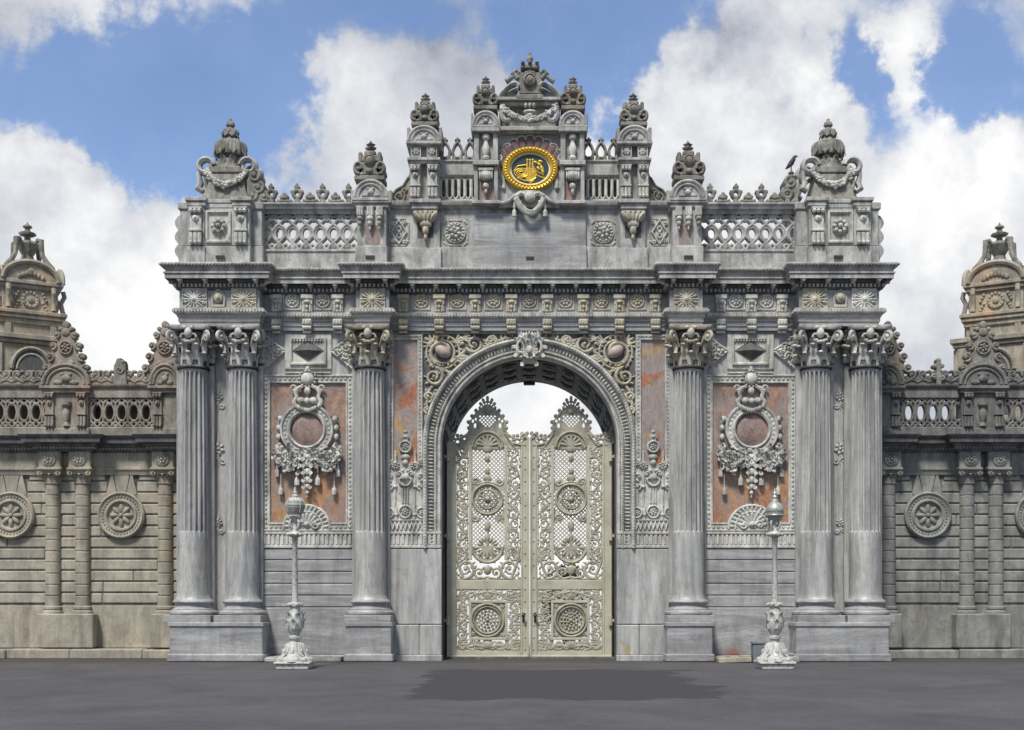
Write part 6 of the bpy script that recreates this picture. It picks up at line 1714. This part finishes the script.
# ================================================================== GROUND AND WATER
def plane(name, x0, x1, y0, y1, z, mt):
    m = MB(); m.add([(x0,y0,z),(x1,y0,z),(x1,y1,z),(x0,y1,z)], [(0,1,2,3)]); o = m.build(name, mt); o['kind'] = 'structure'; return o
def asphalt():
    m, nt, b = mat('asphalt'); g = N(nt, 'ShaderNodeNewGeometry'); pos = g.outputs['Position']
    a = noise(nt, pos, .5, 8, .7, (1,1,1), .8); col = mix(nt, ramp(nt, a, [(.35,0),(.68,1)]), (.056,.053,.055), (.092,.087,.089))
    f = noise(nt, pos, 11, 7, .9); col = mix(nt, .6, col, ramp(nt, f, [(.3,.15),(.7,.85)]), 'OVERLAY')
    f2 = noise(nt, pos, 2.2, 7, .75, (1,1.6,1)); col = mix(nt, ramp(nt, f2, [(.55,0),(.7,.35)]), col, (.06,.055,.06))
    # darker patch with an irregular edge in front of the gate
    sx = N(nt, 'ShaderNodeSeparateXYZ'); 
    wob = N(nt, 'ShaderNodeTexNoise'); wob.inputs['Scale'].default_value = 1.1; wob.inputs['Detail'].default_value = 6; nt.links.new(pos, wob.inputs['Vector'])
    av = N(nt, 'ShaderNodeVectorMath', operation='MULTIPLY_ADD'); av.inputs[1].default_value = (2.2,2.6,0); nt.links.new(wob.outputs['Color'], av.inputs[0]); nt.links.new(pos, av.inputs[2]); nt.links.new(av.outputs[0], sx.inputs[0])
    def rng(sock, lo, hi, soft):
        a_ = N(nt, 'ShaderNodeMapRange'); a_.inputs[1].default_value = lo; a_.inputs[2].default_value = lo+soft; nt.links.new(sock, a_.inputs[0])
        b_ = N(nt, 'ShaderNodeMapRange'); b_.inputs[1].default_value = hi; b_.inputs[2].default_value = hi-soft; nt.links.new(sock, b_.inputs[0])
        m_ = N(nt, 'ShaderNodeMath', operation='MULTIPLY'); nt.links.new(a_.outputs[0], m_.inputs[0]); nt.links.new(b_.outputs[0], m_.inputs[1]); return m_.outputs[0]
    mm = N(nt, 'ShaderNodeMath', operation='MULTIPLY'); nt.links.new(rng(sx.outputs[0], -1.0, 4.3, .15), mm.inputs[0]); nt.links.new(rng(sx.outputs[1], -10.2, -2.6, .2), mm.inputs[1])
    col = mix(nt, mm.outputs[0], col, (.038,.036,.038))
    vo = N(nt, 'ShaderNodeTexVoronoi', feature='DISTANCE_TO_EDGE'); vo.inputs['Scale'].default_value = .55
    wv_ = N(nt, 'ShaderNodeVectorMath', operation='MULTIPLY_ADD'); wv_.inputs[1].default_value = (1.1,1.1,0); nt.links.new(wob.outputs['Color'], wv_.inputs[0]); nt.links.new(pos, wv_.inputs[2]); nt.links.new(wv_.outputs[0], vo.inputs['Vector'])
    col = mix(nt, ramp(nt, vo.outputs[0], [(0,.18),(.010,0)]), col, (.02,.02,.02))
    dr = noise(nt, pos, 1.3, 6, .7, (.6,2,1)); sy = N(nt, 'ShaderNodeSeparateXYZ'); nt.links.new(pos, sy.inputs[0])
    e_ = N(nt, 'ShaderNodeMath', operation='MULTIPLY_ADD'); nt.links.new(dr, e_.inputs[0]); e_.inputs[1].default_value = 3.2; nt.links.new(sy.outputs[1], e_.inputs[2])
    col = mix(nt, ramp(nt, e_.outputs[0], [(0,0),(.9,.75)]), col, (.045,.038,.035))     # dirt swept against the walls
    nt.links.new(col, b.inputs['Base Color']); b.inputs['Roughness'].default_value = .8
    bp = N(nt, 'ShaderNodeBump'); bp.inputs['Strength'].default_value = .35; bp.inputs['Distance'].default_value = .01; nt.links.new(noise(nt, pos, 45, 5, .8), bp.inputs['Height']); nt.links.new(bp.outputs[0], b.inputs['Normal'])
    return m
plane('ground', -600, 600, -600, 3.6, 0, asphalt())
plane('pavement', -600, 600, 3.6, 22, -.004, plain('pale_paving', (.62,.61,.58), (.5,.49,.47), .6, 0, .8))
def water():
    m, nt, b = mat('sea_water'); b.inputs['Base Color'].default_value = (.10,.13,.14,1); b.inputs['Roughness'].default_value = .08
    g = N(nt, 'ShaderNodeNewGeometry'); bp = N(nt, 'ShaderNodeBump'); bp.inputs['Strength'].default_value = .15; nt.links.new(noise(nt, g.outputs['Position'], 1.2, 4, .6, (1,2,1)), bp.inputs['Height']); nt.links.new(bp.outputs[0], b.inputs['Normal']); return m
plane('sea', -3500, 3500, 22, 3500, -.5, water())
m = MB(); m.add([(-600,22,-.6),(600,22,-.6),(600,22,-.004),(-600,22,-.004)], [(0,1,2,3)]); o = m.build('quay_wall', M['wing_r']); o['kind'] = 'structure'

# ================================================================== SKY
SUN_EL, SUN_AZ = math.radians(56), math.radians(-22)      # azimuth measured from behind the camera, towards the left
sd = Vector((math.sin(SUN_AZ)*math.cos(SUN_EL), -math.cos(SUN_AZ)*math.cos(SUN_EL), math.sin(SUN_EL)))
w = bpy.data.worlds.new('World'); bpy.context.scene.world = w; w.use_nodes = True; nt = w.node_tree; nt.nodes.clear()
outw = N(nt, 'ShaderNodeOutputWorld'); tc = N(nt, 'ShaderNodeTexCoord'); dirv = tc.outputs['Generated']
sky = N(nt, 'ShaderNodeTexSky', sky_type='NISHITA', sun_disc=False); sky.sun_elevation = SUN_EL; sky.sun_rotation = math.atan2(sd.x, sd.y)
b1 = N(nt, 'ShaderNodeBackground'); b1.inputs[1].default_value = .15
tint = mix(nt, 1.0, sky.outputs[0], (.90,1.0,1.17), 'MULTIPLY'); nt.links.new(tint, b1.inputs[0])
def mth(op, a, b=None, c=None, clamp=False):
    n = N(nt, 'ShaderNodeMath', operation=op, use_clamp=clamp)
    for i, v in enumerate((a, b, c)):
        if v is None: continue
        if hasattr(v, 'is_output'): nt.links.new(v, n.inputs[i])
        else: n.inputs[i].default_value = v
    return n.outputs[0]
# wisps bend the direction a little before the cloud masses are looked up
wn = N(nt, 'ShaderNodeTexNoise'); wn.inputs['Scale'].default_value = 9; wn.inputs['Detail'].default_value = 7; wn.inputs['Roughness'].default_value = .62; nt.links.new(dirv, wn.inputs['Vector'])
wv = N(nt, 'ShaderNodeVectorMath', operation='MULTIPLY_ADD'); wv.inputs[1].default_value = (.22,.22,.18); nt.links.new(wn.outputs['Color'], wv.inputs[0])
ofs = N(nt, 'ShaderNodeVectorMath', operation='SUBTRACT'); ofs.inputs[1].default_value = (.11,.11,.09); nt.links.new(dirv, ofs.inputs[0]); nt.links.new(ofs.outputs[0], wv.inputs[2])
wd = wv.outputs[0]
# (survey x, survey y, radius in survey px, weight): cloud masses + and openings of blue -
blobs = [(60,95,70,-.9),(130,100,70,-.9),(190,120,65,-.8),(250,60,60,-.55),(280,100,45,-.45),(140,180,55,-.6),(10,80,50,-.5),(215,190,35,-.3),(150,55,60,-.4),
         (45,165,36,.9),(10,150,40,.5),(20,15,75,.95),(140,8,70,.75),(250,0,50,.7),(90,280,95,1.1),(10,260,60,.35),(178,182,22,.7),(130,240,50,.4),
         (340,20,60,-.45),(430,20,60,-.45),(360,60,50,-.1),(385,120,55,.5),(330,150,50,.5),(440,80,50,.2),(450,170,100,.8),
         (560,40,50,-.7),(620,30,60,-.85),(690,40,55,-.7),(600,95,35,-.6),(555,80,35,-.5),(740,70,40,-.45),(500,30,40,-.3),
         (680,110,55,1.0),(750,115,55,.7),(720,180,80,1.0),(790,170,60,.8),(780,10,40,.8),(905,50,38,1.0),(885,110,30,.5),(930,20,30,.4),
         (835,60,38,-.85),(870,130,34,-.8),(845,100,34,-.6),(985,55,50,-.75),(960,100,36,-.6),(1015,20,30,-.3),(905,150,30,-.5),
         (960,190,70,1.1),(1010,140,40,.9),(930,240,80,.7),(529,420,200,1.5),(250,380,180,.6),(800,380,180,.8)]
acc = None
for (u, v, R, wt) in blobs:
    d = Vector(((u-CX)/F, 1, (HOR-v)/F)).normalized(); r_ = R/F
    dn = N(nt, 'ShaderNodeVectorMath', operation='DISTANCE'); nt.links.new(wd, dn.inputs[0]); dn.inputs[1].default_value = d
    q = mth('DIVIDE', dn.outputs['Value'], r_); q = mth('MULTIPLY', q, q); q = mth('MULTIPLY', q, -1.0); g_ = mth('EXPONENT', q)
    acc = mth('MULTIPLY', g_, wt) if acc is None else mth('MULTIPLY_ADD', g_, wt, acc)
bn = N(nt, 'ShaderNodeTexNoise'); bn.inputs['Scale'].default_value = 7.5; bn.inputs['Detail'].default_value = 9; bn.inputs['Roughness'].default_value = .6; nt.links.new(dirv, bn.inputs['Vector'])
base = mth('MULTIPLY_ADD', bn.outputs['Fac'], 2.6, -1.12)      # general cover a little over half
dens = mth('ADD', acc, base)
cm = N(nt, 'ShaderNodeMapRange', interpolation_type='SMOOTHSTEP'); cm.inputs[1].default_value = -.25; cm.inputs[2].default_value = .55; nt.links.new(dens, cm.inputs[0]); cm.inputs[3].default_value = .10
cn = N(nt, 'ShaderNodeTexNoise'); cn.inputs['Scale'].default_value = 6; cn.inputs['Detail'].default_value = 8; cn.inputs['Roughness'].default_value = .62; nt.links.new(dirv, cn.inputs['Vector'])
sxyz = N(nt, 'ShaderNodeSeparateXYZ'); nt.links.new(dirv, sxyz.inputs[0])
shade = mth('MULTIPLY_ADD', cn.outputs['Fac'], 1.7, mth('MULTIPLY_ADD', dens, .22, mth('MULTIPLY_ADD', sxyz.outputs[1], .50, -.85)))
for (u, v, R, wt) in [(390,70,95,-.42),(330,170,50,-.2),(130,250,40,-.3),(25,225,40,-.25),(470,190,60,-.25),(700,190,50,-.2),(800,210,40,-.2),(940,180,40,-.25),(150,15,60,-.15),(740,35,40,-.3)]:
    d = Vector(((u-CX)/F, 1, (HOR-v)/F)).normalized()
    dn = N(nt, 'ShaderNodeVectorMath', operation='DISTANCE'); nt.links.new(wd, dn.inputs[0]); dn.inputs[1].default_value = d
    q = mth('DIVIDE', dn.outputs['Value'], R/F); q = mth('MULTIPLY', q, q); q = mth('MULTIPLY', q, -1.0); shade = mth('MULTIPLY_ADD', mth('EXPONENT', q), wt, shade)
cc = ramp(nt, shade, [(.02,(.36,.375,.40)),(.18,(.46,.49,.56)),(.50,(.68,.70,.75)),(.86,(1.0,1.0,1.0))])
b2 = N(nt, 'ShaderNodeBackground'); b2.inputs[1].default_value = 1.0; nt.links.new(cc, b2.inputs[0])
ms = N(nt, 'ShaderNodeMixShader'); nt.links.new(cm.outputs[0], ms.inputs[0]); nt.links.new(b1.outputs[0], ms.inputs[1]); nt.links.new(b2.outputs[0], ms.inputs[2]); nt.links.new(ms.outputs[0], outw.inputs[0])
sl = bpy.data.lights.new('sun', 'SUN'); sl.energy = 4.3; sl.angle = math.radians(11); sl.color = (1,.965,.90)
so = bpy.data.objects.new('sun', sl); C.objects.link(so); so.rotation_euler = sd.to_track_quat('Z', 'Y').to_euler()

# ================================================================== CAMERA
cd = bpy.data.cameras.new('camera'); cam = bpy.data.objects.new('camera', cd); C.objects.link(cam)
cam.location = (0, -D, 1.6); cam.rotation_euler = (PI/2, 0, 0); cd.sensor_width = 36; cd.lens = 36*F/1024
cd.shift_x = -(CX-512)/1024; cd.shift_y = (HOR-365)/1024; cd.clip_end = 8000
sc_ = bpy.context.scene; sc_.camera = cam
sc_.view_settings.view_transform = 'Standard'; sc_.view_settings.look = 'None'; sc_.view_settings.exposure = 0.0; sc_.view_settings.gamma = 1
sc_.cycles.max_bounces = 6; sc_.cycles.use_denoising = True
